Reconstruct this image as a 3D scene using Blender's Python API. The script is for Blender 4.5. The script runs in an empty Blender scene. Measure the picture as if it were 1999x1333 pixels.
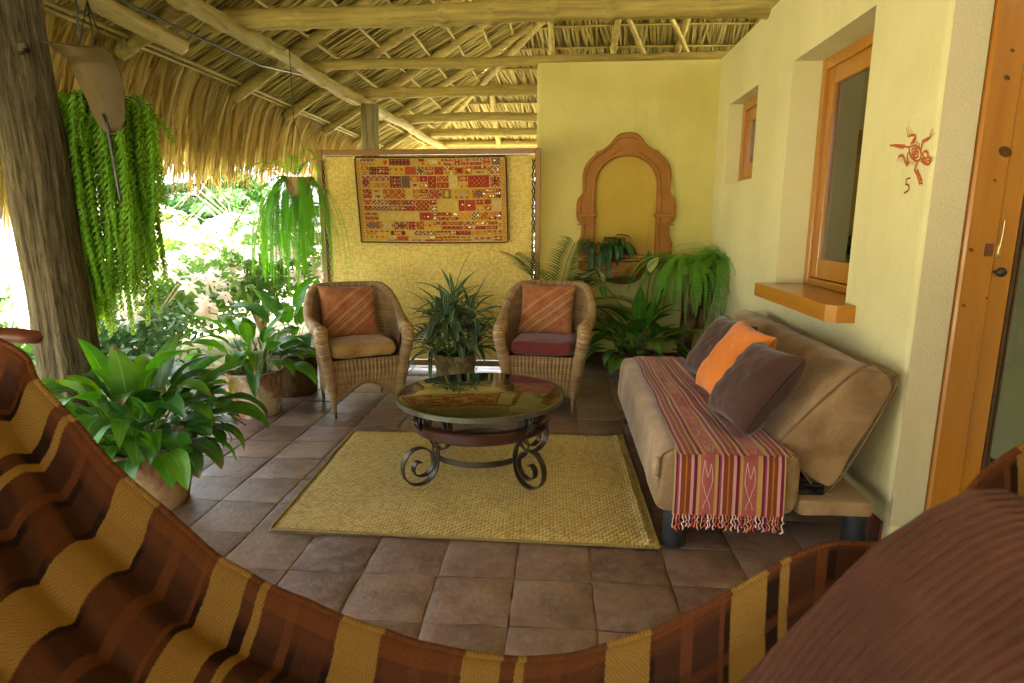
import bpy, math, random
import numpy as np
from mathutils import Vector, Matrix, noise as mnoise

sc = bpy.context.scene
col = sc.collection
R = math.radians
rnd = random.Random(7)

# ------------------------------------------------------------------ camera, sky, sun, exposure
F, CX, CY, VX, VY = 1195.0, 999.5, 666.5, 1092.0, 432.0
pitch = math.atan((CY - VY) / F)
yaw = math.atan((VX - CX) / F * math.cos(pitch))
cd = bpy.data.cameras.new('camera')
cam = bpy.data.objects.new('camera', cd)
col.objects.link(cam)
cam.location = (0, 0, 1.40)
cam.rotation_euler = (math.pi / 2 - pitch, 0, yaw)
cd.sensor_width = 36.0
cd.lens = F / 1999.0 * 36.0
cd.clip_start = 0.05
cd.clip_end = 400
cd.dof.use_dof = True
cd.dof.focus_distance = 4.0
cd.dof.aperture_fstop = 5.0
sc.camera = cam

SUN_DIR = Vector((0.34, 0.30, 0.90)).normalized()      # towards the sun
SUN_EL = math.asin(SUN_DIR.z)
SUN_AZ = math.atan2(SUN_DIR.x, SUN_DIR.y)
world = bpy.data.worlds.new('World')
sc.world = world
world.use_nodes = True
wn = world.node_tree
wn.nodes.clear()
w_out = wn.nodes.new('ShaderNodeOutputWorld')
w_bg = wn.nodes.new('ShaderNodeBackground')
w_sky = wn.nodes.new('ShaderNodeTexSky')
w_sky.sky_type = 'NISHITA'
w_sky.sun_disc = False
w_sky.sun_elevation = SUN_EL
w_sky.sun_rotation = SUN_AZ
w_sky.air_density = 1.0
w_sky.dust_density = 3.0
w_hsv = wn.nodes.new('ShaderNodeHueSaturation')
w_hsv.inputs['Saturation'].default_value = 0.30
wn.links.new(w_sky.outputs[0], w_hsv.inputs['Color'])
wn.links.new(w_hsv.outputs[0], w_bg.inputs['Color'])
w_bg.inputs['Strength'].default_value = 0.15
wn.links.new(w_bg.outputs[0], w_out.inputs['Surface'])
sl = bpy.data.lights.new('sun', 'SUN')
sl.energy = 5.0
sl.angle = R(0.5)
sl.color = (1.0, 0.93, 0.82)
so = bpy.data.objects.new('sun', sl)
col.objects.link(so)
so.rotation_euler = SUN_DIR.to_track_quat('Z', 'Y').to_euler()
so.location = (-6, 3, 9)

sc.view_settings.view_transform = 'Standard'
sc.view_settings.look = 'None'
sc.view_settings.exposure = 4.0
sc.view_settings.gamma = 1.0
sc.view_settings.use_curve_mapping = False
sc.render.engine = 'CYCLES'
sc.cycles.use_denoising = True
sc.cycles.max_bounces = 9
sc.cycles.diffuse_bounces = 6
sc.cycles.glossy_bounces = 4
sc.cycles.transmission_bounces = 6
sc.cycles.transparent_max_bounces = 12
sc.cycles.sample_clamp_indirect = 12.0

# ------------------------------------------------------------------ object helpers
def tag(o, label=None, cat=None, group=None, kind=None):
    if label: o['label'] = label
    if cat: o['category'] = cat
    if group: o['group'] = group
    if kind: o['kind'] = kind
    return o

def thing(name, label, cat, loc=(0, 0, 0), rz=0.0, group=None):
    o = bpy.data.objects.new(name, None)
    col.objects.link(o)
    o.location = loc
    o.rotation_euler = (0, 0, rz)
    o.empty_display_size = 0.1
    return tag(o, label, cat, group)

def link(name, me, parent=None, loc=(0, 0, 0), rot=(0, 0, 0), scale=(1, 1, 1)):
    o = bpy.data.objects.new(name, me)
    col.objects.link(o)
    if parent is not None: o.parent = parent
    o.location = loc
    o.rotation_euler = rot
    o.scale = scale
    return o

class M:
    """collects verts, faces and a uv per vertex; builds ONE mesh"""
    def __init__(s): s.v = []; s.f = []; s.uv = []; s.mi = []; s.cur = 0
    def add(s, vs, fs, uvs=None):
        b = len(s.v)
        s.v.extend([tuple(p) for p in vs])
        s.f.extend([tuple(b + i for i in f) for f in fs])
        s.uv.extend(uvs if uvs is not None else [(0.0, 0.0)] * len(vs))
        s.mi.extend([s.cur] * len(fs))
        return s
    def box(s, a, b, bev=0.0, rz=0.0):
        a = Vector(a); b = Vector(b); c = (a + b) / 2; h = (b - a) / 2
        if bev <= 0:
            vs = [(x, y, z) for x in (-h.x, h.x) for y in (-h.y, h.y) for z in (-h.z, h.z)]
            fs = [(0, 1, 3, 2), (4, 6, 7, 5), (0, 4, 5, 1), (2, 3, 7, 6), (0, 2, 6, 4), (1, 5, 7, 3)]
        else:
            e = min(bev, h.x * .9, h.y * .9, h.z * .9)
            vs = []; idx = {}
            for sx in (-1, 1):
                for sy in (-1, 1):
                    for sz in (-1, 1):
                        for ax in range(3):
                            p = [sx * h.x, sy * h.y, sz * h.z]
                            for k in range(3):
                                if k != ax: p[k] -= (sx, sy, sz)[k] * e
                            idx[(sx, sy, sz, ax)] = len(vs); vs.append(tuple(p))
            fs = []
            for ax in range(3):
                o1, o2 = [k for k in range(3) if k != ax]
                for sg in (-1, 1):
                    q = []
                    for (s1, s2) in ((-1, -1), (1, -1), (1, 1), (-1, 1)):
                        t = [0, 0, 0]; t[ax] = sg; t[o1] = s1; t[o2] = s2
                        q.append(idx[(*t, ax)])
                    if (sg > 0) == (ax == 1): q.reverse()
                    fs.append(tuple(q))
            for ax in range(3):                       # edges along ax
                o1, o2 = [k for k in range(3) if k != ax]
                for s1 in (-1, 1):
                    for s2 in (-1, 1):
                        t = [0, 0, 0]; t[o1] = s1; t[o2] = s2
                        ta = list(t); ta[ax] = -1; tb = list(t); tb[ax] = 1
                        q = [idx[(*ta, o1)], idx[(*tb, o1)], idx[(*tb, o2)], idx[(*ta, o2)]]
                        if s1 * s2 * (1 if ax != 1 else -1) < 0: q.reverse()
                        fs.append(tuple(q))
            for sx in (-1, 1):
                for sy in (-1, 1):
                    for sz in (-1, 1):
                        q = [idx[(sx, sy, sz, k)] for k in range(3)]
                        if sx * sy * sz < 0: q.reverse()
                        fs.append(tuple(q))
        cr, sr = math.cos(rz), math.sin(rz)
        vs = [(c.x + x * cr - y * sr, c.y + x * sr + y * cr, c.z + z) for x, y, z in vs]
        return s.add(vs, fs, [(p[0] + p[1], p[2]) for p in vs])
    def grid(s, fn, nu, nv, cu=False, cv=False):
        vs = []; uvs = []
        for j in range(nv):
            for i in range(nu):
                u = i / (nu if cu else nu - 1); v = j / (nv if cv else nv - 1)
                vs.append(tuple(fn(u, v))); uvs.append((u, v))
        fs = []
        for j in range(nv if cv else nv - 1):
            for i in range(nu if cu else nu - 1):
                i2 = (i + 1) % nu; j2 = (j + 1) % nv
                fs.append((j * nu + i, j * nu + i2, j2 * nu + i2, j2 * nu + i))
        return s.add(vs, fs, uvs)
    def tube(s, pts, rad, n=8, cap=True, flat=None):
        pts = [Vector(p) for p in pts]
        if not hasattr(rad, '__len__'): rad = [rad] * len(pts)
        vs = []; uvs = []; up = None; L = 0
        for i, p in enumerate(pts):
            d = (pts[min(i + 1, len(pts) - 1)] - pts[max(i - 1, 0)])
            if d.length < 1e-9: d = Vector((0, 0, 1))
            d.normalize()
            if up is None:
                up = Vector((0, 0, 1)) if abs(d.z) < .95 else Vector((1, 0, 0))
            sd = d.cross(up).normalized(); up = sd.cross(d).normalized()
            if i: L += (p - pts[i - 1]).length
            for k in range(n):
                a = 2 * math.pi * k / n
                vs.append(tuple(p + (sd * math.cos(a) + up * math.sin(a)) * rad[i]))
                uvs.append((k / n, L))
        fs = []
        for i in range(len(pts) - 1):
            for k in range(n):
                k2 = (k + 1) % n
                fs.append((i * n + k, i * n + k2, (i + 1) * n + k2, (i + 1) * n + k))
        if cap:
            fs.append(tuple(range(n - 1, -1, -1)))
            fs.append(tuple((len(pts) - 1) * n + k for k in range(n)))
        return s.add(vs, fs, uvs)
    def lathe(s, prof, n=32, c=(0, 0, 0), wob=None):
        vs = []; uvs = []
        for j, (r, z) in enumerate(prof):
            for k in range(n):
                a = 2 * math.pi * k / n
                rr = r * (1 + (wob(a, z) if wob else 0))
                vs.append((c[0] + rr * math.cos(a), c[1] + rr * math.sin(a), c[2] + z))
                uvs.append((k / n, j / (len(prof) - 1)))
        fs = []
        for j in range(len(prof) - 1):
            for k in range(n):
                k2 = (k + 1) % n
                fs.append((j * n + k, j * n + k2, (j + 1) * n + k2, (j + 1) * n + k))
        return s.add(vs, fs, uvs)
    def ribbon(s, pts, width, thick, wdir):
        """flat bar along pts; width runs along wdir"""
        pts = [Vector(p) for p in pts]; w = Vector(wdir).normalized() * (width / 2)
        vs = []
        for i, p in enumerate(pts):
            d = (pts[min(i + 1, len(pts) - 1)] - pts[max(i - 1, 0)]).normalized()
            nn = d.cross(w).normalized() * (thick / 2)
            vs += [p + w + nn, p - w + nn, p - w - nn, p + w - nn]
        fs = []
        for i in range(len(pts) - 1):
            for k in range(4):
                fs.append((i * 4 + k, i * 4 + (k + 1) % 4, i * 4 + 4 + (k + 1) % 4, i * 4 + 4 + k))
        e = (len(pts) - 1) * 4
        fs += [(3, 2, 1, 0), (e, e + 1, e + 2, e + 3)]
        return s.add(vs, fs)
    def prism(s, poly, fn, a, b):
        """poly of 2-D points, closed; fn(p, t) -> 3-D; extruded from t=a to t=b"""
        n = len(poly)
        vs = [tuple(fn(p, a)) for p in poly] + [tuple(fn(p, b)) for p in poly]
        fs = [(i, (i + 1) % n, n + (i + 1) % n, n + i) for i in range(n)]
        fs += [tuple(range(n - 1, -1, -1)), tuple(range(n, 2 * n))]
        return s.add(vs, fs, [(v[1], v[2]) for v in vs])
    def mesh(s, name, mats=None, smooth=True, origin=(0, 0, 0), recalc=False, auto=None):
        me = bpy.data.meshes.new(name)
        o = origin
        vs = s.v if o == (0, 0, 0) else [(x - o[0], y - o[1], z - o[2]) for x, y, z in s.v]
        me.from_pydata(vs, [], s.f)
        uvl = me.uv_layers.new(name='UVMap')
        li = np.empty(len(me.loops), dtype=np.int32); me.loops.foreach_get('vertex_index', li)
        uvl.data.foreach_set('uv', np.array(s.uv, dtype=np.float32)[li].ravel())
        if mats is not None:
            for m in (mats if isinstance(mats, (list, tuple)) else [mats]): me.materials.append(m)
        if any(s.mi): me.polygons.foreach_set('material_index', s.mi)
        if smooth: me.polygons.foreach_set('use_smooth', [True] * len(me.polygons))
        if recalc:
            import bmesh
            bm = bmesh.new(); bm.from_mesh(me); bmesh.ops.recalc_face_normals(bm, faces=bm.faces); bm.to_mesh(me); bm.free()
        if auto is not None and smooth:
            me.set_sharp_from_angle(angle=R(auto))
        me.update()
        return me
    def obj(s, name, mats, parent=None, smooth=True, world=True, recalc=False, auto=None):
        """verts given in world space; parent (unrotated) location is subtracted"""
        og = tuple(parent.location) if (parent is not None and world) else (0, 0, 0)
        return link(name, s.mesh(name, mats, smooth, og, recalc, auto), parent)

def nz(x, y=0, z=0): return mnoise.noise(Vector((x, y, z)))

# ------------------------------------------------------------------ material helpers
class NT:
    def __init__(s, name):
        s.m = bpy.data.materials.new(name); s.m.use_nodes = True
        s.t = s.m.node_tree; s.t.nodes.clear()
        s.out = s.t.nodes.new('ShaderNodeOutputMaterial')
    def n(s, typ, **kw):
        nd = s.t.nodes.new(typ)
        for k, v in kw.items():
            if k.startswith('i_'):
                key = k[2:]; key = int(key) if key.isdigit() else key.replace('_', ' ')
                s.set(nd.inputs[key], v)
            else: setattr(nd, k, v)
        return nd
    def set(s, sock, v):
        if hasattr(v, 'is_output') or isinstance(v, bpy.types.NodeSocket): s.t.links.new(v, sock)
        else:
            if sock.type == 'RGBA' and len(v) == 3: v = (*v, 1)
            sock.default_value = v
    def math(s, op, a, b=0.0, c=None):
        nd = s.t.nodes.new('ShaderNodeMath'); nd.operation = op
        s.set(nd.inputs[0], a); s.set(nd.inputs[1], b)
        if c is not None: s.set(nd.inputs[2], c)
        return nd.outputs[0]
    def coord(s, which='Object', scale=(1, 1, 1), rot=(0, 0, 0)):
        tc = s.t.nodes.new('ShaderNodeTexCoord')
        mp = s.t.nodes.new('ShaderNodeMapping')
        s.t.links.new(tc.outputs[which], mp.inputs[0])
        mp.inputs['Scale'].default_value = scale; mp.inputs['Rotation'].default_value = rot
        return mp.outputs[0]
    def noise(s, vec, scale, detail=5, rough=.55, dist=0.0, out=0):
        nd = s.n('ShaderNodeTexNoise', i_Scale=scale, i_Detail=detail, i_Roughness=rough, i_Distortion=dist)
        s.t.links.new(vec, nd.inputs['Vector'])
        return nd.outputs[out]
    def ramp(s, fac, stops, interp='LINEAR'):
        nd = s.t.nodes.new('ShaderNodeValToRGB'); cr = nd.color_ramp; cr.interpolation = interp
        while len(cr.elements) > 1: cr.elements.remove(cr.elements[-1])
        for i, (p, c) in enumerate(stops):
            e = cr.elements[0] if i == 0 else cr.elements.new(p)
            e.position = p
            e.color = (*c, 1) if len(c) == 3 else c
        s.set(nd.inputs[0], fac)
        return nd.outputs[0]
    def mix(s, fac, a, b, blend='MIX'):
        nd = s.t.nodes.new('ShaderNodeMix'); nd.data_type = 'RGBA'; nd.blend_type = blend
        s.set(nd.inputs[0], fac); s.set(nd.inputs[6], a); s.set(nd.inputs[7], b)
        return nd.outputs[2]
    def bump(s, h, strength=.3, dist=.01, normal=None):
        nd = s.n('ShaderNodeBump', i_Strength=strength, i_Distance=dist)
        s.set(nd.inputs['Height'], h)
        if normal is not None: s.set(nd.inputs['Normal'], normal)
        return nd.outputs[0]
    def bsdf(s, color, rough=.7, spec=.4, metal=0.0, normal=None, sheen=0.0, coat=0.0):
        p = s.t.nodes.new('ShaderNodeBsdfPrincipled')
        s.set(p.inputs['Base Color'], color); s.set(p.inputs['Roughness'], rough)
        s.set(p.inputs['Specular IOR Level'], spec); s.set(p.inputs['Metallic'], metal)
        if sheen: s.set(p.inputs['Sheen Weight'], sheen); s.set(p.inputs['Sheen Roughness'], .4)
        if coat: s.set(p.inputs['Coat Weight'], coat); s.set(p.inputs['Coat Roughness'], .12)
        if normal is not None: s.set(p.inputs['Normal'], normal)
        return p.outputs[0]
    def rand(s):
        return s.t.nodes.new('ShaderNodeObjectInfo').outputs['Random']
    def done(s, sh):
        s.t.links.new(sh, s.out.inputs['Surface']); return s.m

def hsv_rand(k, c, amt=.3, hue=.0):
    """brightness varied by the object's own random number"""
    h = k.n('ShaderNodeHueSaturation')
    k.set(h.inputs['Color'], c)
    k.set(h.inputs['Value'], k.math('MULTIPLY_ADD', k.rand(), amt, 1 - amt / 2))
    if hue: k.set(h.inputs['Hue'], k.math('MULTIPLY_ADD', k.rand(), hue, .5 - hue / 2))
    return h.outputs[0]

def simple(name, c1, c2=None, scale=6, rough=.75, spec=.35, bump=.15, bscale=60, bdist=.004, stretch=(1, 1, 1), sheen=0, metal=0, coat=0, rv=0, detail=5, lo=.3, hi=.7):
    k = NT(name); v = k.coord('Object', stretch)
    c = k.ramp(k.noise(v, scale, detail), [(lo, c1), (hi, c2 or c1)])
    if rv: c = hsv_rand(k, c, rv)
    nrm = k.bump(k.noise(v, bscale, 4), bump, bdist) if bump else None
    return k.done(k.bsdf(c, rough, spec, metal, nrm, sheen, coat))

def leafmat(name, c1, c2, vein=(.1, .25, .05), rough=.38, trans=.35, tcol=None, vs=26.0, stripe=None, rv=.35):
    """uv: u across the blade, v along it"""
    k = NT(name)
    tc = k.t.nodes.new('ShaderNodeTexCoord'); sp = k.t.nodes.new('ShaderNodeSeparateXYZ')
    k.t.links.new(tc.outputs['UV'], sp.inputs[0])
    u, v = sp.outputs[0], sp.outputs[1]
    du = k.math('ABSOLUTE', k.math('SUBTRACT', u, .5))
    c = k.ramp(k.noise(k.coord('Object'), 7, 3), [(.3, c1), (.7, c2)])
    c = hsv_rand(k, c, rv, .03)
    tipf = k.math('MULTIPLY', k.math('GREATER_THAN', k.math('ADD', v, k.math('MULTIPLY', k.noise(k.coord('Object'), 30, 3), .10)), k.math('MULTIPLY_ADD', k.rand(), .30, .90)), .8)
    mid = k.math('LESS_THAN', du, .035)
    veinw = k.math('SINE', k.math('MULTIPLY', k.math('SUBTRACT', v, k.math('MULTIPLY', du, .45)), vs * 6.28))
    if stripe:
        c = k.mix(k.math('GREATER_THAN', du, .36), c, stripe)
        c = k.mix(k.math('MULTIPLY', k.math('LESS_THAN', du, .08), .7), c, stripe)
    else:
        c = k.mix(k.math('MULTIPLY', mid, .6), c, vein)
    if vs: c = k.mix(tipf, c, (.16, .09, .03))
    nrm = k.bump(veinw, .22, .004) if vs else None
    sh = k.bsdf(c, rough, .5, 0, nrm)
    tr = k.t.nodes.new('ShaderNodeBsdfTranslucent')
    hs = k.n('ShaderNodeHueSaturation', i_Hue=.485, i_Saturation=1.1, i_Value=1.6); k.set(hs.inputs['Color'], tcol if tcol else c)
    k.t.links.new(hs.outputs[0], tr.inputs['Color'])
    mx = k.t.nodes.new('ShaderNodeMixShader'); mx.inputs[0].default_value = trans
    k.t.links.new(sh, mx.inputs[1]); k.t.links.new(tr.outputs[0], mx.inputs[2])
    return k.done(mx.outputs[0])

def wood(name, c1, c2, axis=2, scale=3, rough=.5, coat=0.0, knots=False, spec=.4, bump=.15, rings=9.0):
    st = [1.0, 1.0, 1.0]; st[axis] = .08
    k = NT(name); v = k.coord('Object', tuple(st))
    n1 = k.noise(v, scale, 4, .6, .6)
    n2 = k.noise(v, scale * rings, 4)
    f = k.math('MULTIPLY_ADD', n2, .45, k.math('MULTIPLY', n1, .6))
    c = k.ramp(f, [(.3, c1), (.7, c2)])
    if knots:
        vo = k.n('ShaderNodeTexVoronoi', i_Scale=4.2); vo.feature = 'F1'
        st2 = [1.0, 1.0, 1.0]; st2[axis] = .75
        k.t.links.new(k.coord('Object', tuple(st2)), vo.inputs['Vector'])
        vo.inputs['Randomness'].default_value = 1.0
        c = k.mix(k.ramp(vo.outputs['Distance'], [(.05, (.9, .9, .9)), (.13, (0, 0, 0))]), c, (c1[0] * .22, c1[1] * .2, c1[2] * .2))
    nrm = k.bump(f, bump, .004) if bump else None
    return k.done(k.bsdf(c, rough, spec, 0, nrm, 0, coat))

def resample(pts, n):
    pts = [Vector(p) for p in pts]; L = [0]
    for a, b in zip(pts, pts[1:]): L.append(L[-1] + (b - a).length)
    out = []; j = 0
    for i in range(n):
        s_ = L[-1] * i / (n - 1)
        while j < len(pts) - 2 and L[j + 1] < s_: j += 1
        t = (s_ - L[j]) / max(L[j + 1] - L[j], 1e-9); out.append(pts[j].lerp(pts[j + 1], min(1, t)))
    return out, L[-1]

# ================================================================== materials of the place
def plaster(name, c1, c2, bump=.28, bs=45):
    k = NT(name); v = k.coord('Object')
    c = k.ramp(k.noise(v, 1.3, 6, .6), [(.32, c1), (.68, c2)])
    st = k.noise(k.coord('Object', (3, 3, .5)), 2.2, 6, .65)
    c = k.mix(k.ramp(st, [(.56, (0, 0, 0)), (.8, (.32, .32, .32))]), c, (c1[0] * .75, c1[1] * .72, c1[2] * .62))
    h = k.math('ADD', k.math('MULTIPLY', k.noise(v, 2.5, 3), 1.6), k.math('MULTIPLY', k.noise(v, bs, 4), .35))
    return k.done(k.bsdf(c, .85, .25, 0, k.bump(h, bump, .03)))
m_wall = plaster('cream_plaster', (.62, .58, .31), (.72, .68, .39))
m_backwall = plaster('bounce_yellow_plaster', (.52, .465, .145), (.63, .575, .205), .3)  # house wall paint with yellow bounce light put into its colour
m_rough = plaster('rough_plaster', (.52, .47, .30), (.60, .54, .36), .45, 90)
m_nichepaint = plaster('ochre_plaster', (.42, .28, .04), (.52, .37, .07), .3)
m_base = simple('baseboard_red', (.14, .035, .03), (.2, .06, .05), 6, .5)
m_basedark = simple('baseboard_dark', (.03, .015, .01), (.05, .025, .02), 6, .5)
m_terracotta = simple('terracotta', (.28, .118, .024), (.38, .172, .042), 5, .85, .25, .5, 35, .008)
m_pine = wood('varnished_pine', (.31, .115, .007), (.47, .205, .017), 2, 2.2, .3, .45, False)
m_pine_y = wood('varnished_pine_long', (.36, .13, .008), (.52, .23, .02), 1, 2.2, .3, .45, False)
m_pine_knot = wood('knotty_pine', (.27, .098, .007), (.43, .18, .015), 2, 2.4, .32, .35, True)
m_pole = wood('peeled_pole', (.15, .105, .024), (.47, .375, .095), 2, 13, .7, 0, False, .3, .7, 4)
m_polex = wood('peeled_pole_x', (.15, .105, .024), (.48, .375, .090), 0, 13, .7, 0, False, .3, .7, 4)
m_poley = wood('peeled_pole_y', (.15, .105, .024), (.47, .375, .095), 1, 13, .7, 0, False, .3, .7, 4)
m_metal_dark = simple('dark_iron', (.035, .028, .022), (.075, .055, .042), 9, .42, .5, .2, 40, .002, metal=.55)
m_brass = simple('worn_brass', (.35, .24, .1), (.45, .33, .16), 9, .3, .5, .05, 40, .002, metal=.9)
m_black = simple('black_plastic', (.012, .014, .016), (.02, .022, .025), 9, .4, .5, 0)
m_rope = simple('dry_cord', (.3, .22, .09), (.42, .32, .15), 40, .9)

def glassmat(name, tint=(.9, .95, .9), refl=1.0, ior=1.5):
    k = NT(name)
    t = k.t.nodes.new('ShaderNodeBsdfTransparent'); t.inputs[0].default_value = (*tint, 1)
    g = k.t.nodes.new('ShaderNodeBsdfGlossy'); g.inputs['Roughness'].default_value = .01
    fr = k.n('ShaderNodeFresnel', i_IOR=ior)
    mx = k.t.nodes.new('ShaderNodeMixShader')
    k.set(mx.inputs[0], k.math('MINIMUM', k.math('MULTIPLY', fr.outputs[0], refl), 1.0))
    k.t.links.new(t.outputs[0], mx.inputs[1]); k.t.links.new(g.outputs[0], mx.inputs[2])
    return k.done(mx.outputs[0])
m_glass = glassmat('window_glass', (.82, .88, .80), 2.2)
m_tableglass = glassmat('table_glass', (.88, .92, .82), 1.75, 1.5)

def tilemat():
    k = NT('terracotta_tile'); v = k.coord('Object')
    oi = k.t.nodes.new('ShaderNodeObjectInfo')
    w = k.n('ShaderNodeVectorMath', operation='ADD'); k.t.links.new(v, w.inputs[0])
    sc_ = k.n('ShaderNodeVectorMath', operation='SCALE'); k.set(sc_.inputs[0], oi.outputs['Location']); sc_.inputs['Scale'].default_value = 1.0
    k.t.links.new(sc_.outputs[0], w.inputs[1]); v = w.outputs[0]
    c = k.ramp(k.noise(v, 4, 6, .65), [(.3, (.095, .052, .040)), (.5, (.17, .098, .076)), (.72, (.25, .155, .12))])
    c = hsv_rand(k, c, .55, .02)
    dust = k.noise(v, 14, 8, .75)
    c = k.mix(k.ramp(dust, [(.45, (0, 0, 0)), (.72, (.7, .7, .7))]), c, (.29, .25, .215))
    scr = k.noise(v, 60, 5, .7)
    c = k.mix(k.ramp(scr, [(.62, (0, 0, 0)), (.72, (.5, .5, .5))]), c, (.42, .36, .31))
    r = k.math('MULTIPLY_ADD', k.noise(v, 9, 6, .7), .42, .17)
    h = k.math('ADD', k.noise(v, 8, 5), k.math('MULTIPLY', k.noise(v, 45, 6, .7), .5))
    return k.done(k.bsdf(c, r, .5, 0, k.bump(h, .55, .014)))
m_tile = tilemat()
m_grout = simple('grout', (.13, .10, .08), (.30, .25, .20), 12, .9, .2, .6, 50, .006)

def thatchmat(name, trans, c_lo, c_mid, c_hi):
    k = NT(name)
    tc = k.t.nodes.new('ShaderNodeTexCoord'); sp = k.t.nodes.new('ShaderNodeSeparateXYZ'); k.t.links.new(tc.outputs['UV'], sp.inputs[0])
    f = k.math('MULTIPLY_ADD', k.noise(k.coord('Object'), 9, 3), .35, k.math('MULTIPLY', sp.outputs[0], .75))
    c = k.ramp(f, [(.1, c_lo), (.5, c_mid), (.9, c_hi)])
    st = k.noise(k.coord('UV', (30, 1.5, 1)), 6, 3)
    c = k.mix(k.math('MULTIPLY', st, .35), c, c_lo)
    sh = k.bsdf(c, .75, .25, 0, k.bump(st, .3, .003))
    if trans:
        tr = k.t.nodes.new('ShaderNodeBsdfTranslucent')
        hs = k.n('ShaderNodeHueSaturation', i_Saturation=1.0, i_Value=1.35, i_Hue=.505); k.set(hs.inputs['Color'], c)
        k.t.links.new(hs.outputs[0], tr.inputs['Color'])
        mx = k.t.nodes.new('ShaderNodeMixShader'); mx.inputs[0].default_value = trans
        k.t.links.new(sh, mx.inputs[1]); k.t.links.new(tr.outputs[0], mx.inputs[2]); sh = mx.outputs[0]
    return k.done(sh)
m_thatch = thatchmat('dry_palm_thatch', .12, (.23, .175, .045), (.45, .365, .100), (.61, .51, .17))
m_fringe = thatchmat('palm_fringe', .45, (.27, .18, .045), (.47, .345, .095), (.62, .50, .17))
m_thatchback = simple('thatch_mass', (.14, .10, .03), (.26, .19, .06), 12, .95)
m_bark = None
def barkmat():
    k = NT('trunk_bark'); v = k.coord('Object', (1, 1, .12))
    n1 = k.noise(v, 42, 6, .7, .9); n2 = k.noise(v, 55, 4)
    f = k.math('MULTIPLY_ADD', n2, .35, k.math('MULTIPLY', n1, .7))
    c = k.ramp(f, [(.3, (.022, .017, .008)), (.48, (.085, .066, .032)), (.72, (.19, .155, .080))])
    return k.done(k.bsdf(c, .9, .2, 0, k.bump(f, 1.0, .04)))
m_bark = barkmat()

# ================================================================== the setting
ground = M()
ground.grid(lambda u, v: ((u - .5) * 300, (v - .5) * 300 + 20, -.14), 2, 2)
m_ground = simple('garden_soil', (.30, .27, .15), (.46, .41, .27), 1.5, .95, .2, .5, 12, .05)  # soil colour made paler to bounce light up under the thatch
tag(ground.obj('garden_ground', m_ground), kind='structure')

FX0, FX1 = -3.02, 1.45
slab = M(); slab.box((FX0, -3.6, -.30), (FX1, 12.6, -.010)); slab.box((FX1, -3.6, -.30), (4.6, 2.58, -.010))
floor = tag(slab.obj('floor', m_grout, smooth=False), kind='structure')
TX, TY = .31, .292
def tile_mesh(k):
    r = random.Random(k); m = M(); N = 4; g = .0042
    w, d = TX / 2 - g, TY / 2 - g
    vs = []; uvs = []
    for j in range(N):
        for i in range(N):
            x = -w + 2 * w * i / (N - 1); y = -d + 2 * d * j / (N - 1)
            e = i in (0, N - 1) or j in (0, N - 1)
            x += r.uniform(-.004, .004); y += r.uniform(-.004, .004)
            vs.append((x, y, (-.0045 if e else 0) + r.uniform(-.0022, .0022))); uvs.append((i / 3, j / 3))
    # pull the inner ring out so the worn edge is narrow
    for j in (1, 2):
        for i in (1, 2):
            x, y, z = vs[j * N + i]
            vs[j * N + i] = ((-1 if i == 1 else 1) * (w - .022) + r.uniform(-.003, .003), (-1 if j == 1 else 1) * (d - .022) + r.uniform(-.003, .003), z)
    fs = [(j * N + i, j * N + i + 1, (j + 1) * N + i + 1, (j + 1) * N + i) for j in range(N - 1) for i in range(N - 1)]
    ring = [i for i in range(N)] + [j * N + N - 1 for j in range(1, N)] + [(N - 1) * N + i for i in range(N - 2, -1, -1)] + [j * N for j in range(N - 2, 0, -1)]
    b = len(vs)
    for q in ring: x, y, z = vs[q]; vs.append((x * 1.006, y * 1.006, -.02)); uvs.append((0, 0))
    L = len(ring)
    for a in range(L): fs.append((ring[a], b + a, b + (a + 1) % L, ring[(a + 1) % L]))
    m.add(vs, fs, uvs)
    me = m.mesh('tile', m_tile, True, auto=35)
    return me
tmeshes = [tile_mesh(k) for k in range(8)]
nt = 0
for j in range(-6, 14):
    for i in range(-9, 6):
        x = -.005 + TX * i; y = 2.215 + TY * (j + .5)
        if x < FX0 + .1 or x > FX1 - .02 or y < .3 or y > 6.12: continue
        if nt >= 299: continue
        o = link('tile', tmeshes[rnd.randrange(8)], floor, (x + rnd.uniform(-.002, .002), y + rnd.uniform(-.002, .002), rnd.uniform(-.002, .0015)), (R(rnd.uniform(-.35, .35)), R(rnd.uniform(-.35, .35)), R(rnd.choice((0, 180)) + rnd.uniform(-.4, .4))))
        nt += 1

# ------------------------------------------------------------------ right wall with two windows
XW = 1.45; WT = .38; ZW = 2.85
side = thing('house_wall', 'cream plastered house wall with two deep windows behind the sofa', 'wall', (1.45, 2.58, 0))
w = M()
arc = [(XW + .05 * (1 - math.sin(t)), 2.58 + .05 * (1 - math.cos(t))) for t in [k * math.pi / 2 / 6 for k in range(7)]]
poly = [(XW, 3.2)] + [(XW + .05 - .05 * math.cos(a), 2.63 - .05 * math.sin(a)) for a in [k * math.pi / 12 for k in range(7)]] + [(XW + .10, 2.58), (XW + .10, 3.2)]
w.prism(poly, lambda p, t: (p[0], p[1], t), 0, ZW)
w.box((XW + .10, 2.70, 0), (XW + WT, 3.2, ZW))
for (a, b, z0, z1) in ((3.2, 4.23, 0, .99), (3.2, 4.23, 2.385, ZW), (4.23, 4.92, 0, ZW), (4.92, 5.70, 0, 1.72), (4.92, 5.70, 2.39, ZW), (5.70, 6.10, 0, ZW)):
    w.box((XW, a, z0), (XW + WT, b, z1))
w.obj('plaster', m_wall, side, smooth=False)
b = M(); b.box((XW - .012, 2.62, 0), (XW - .001, 6.1, .095), .003); b.obj('baseboard', m_base, side, smooth=False)

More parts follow.
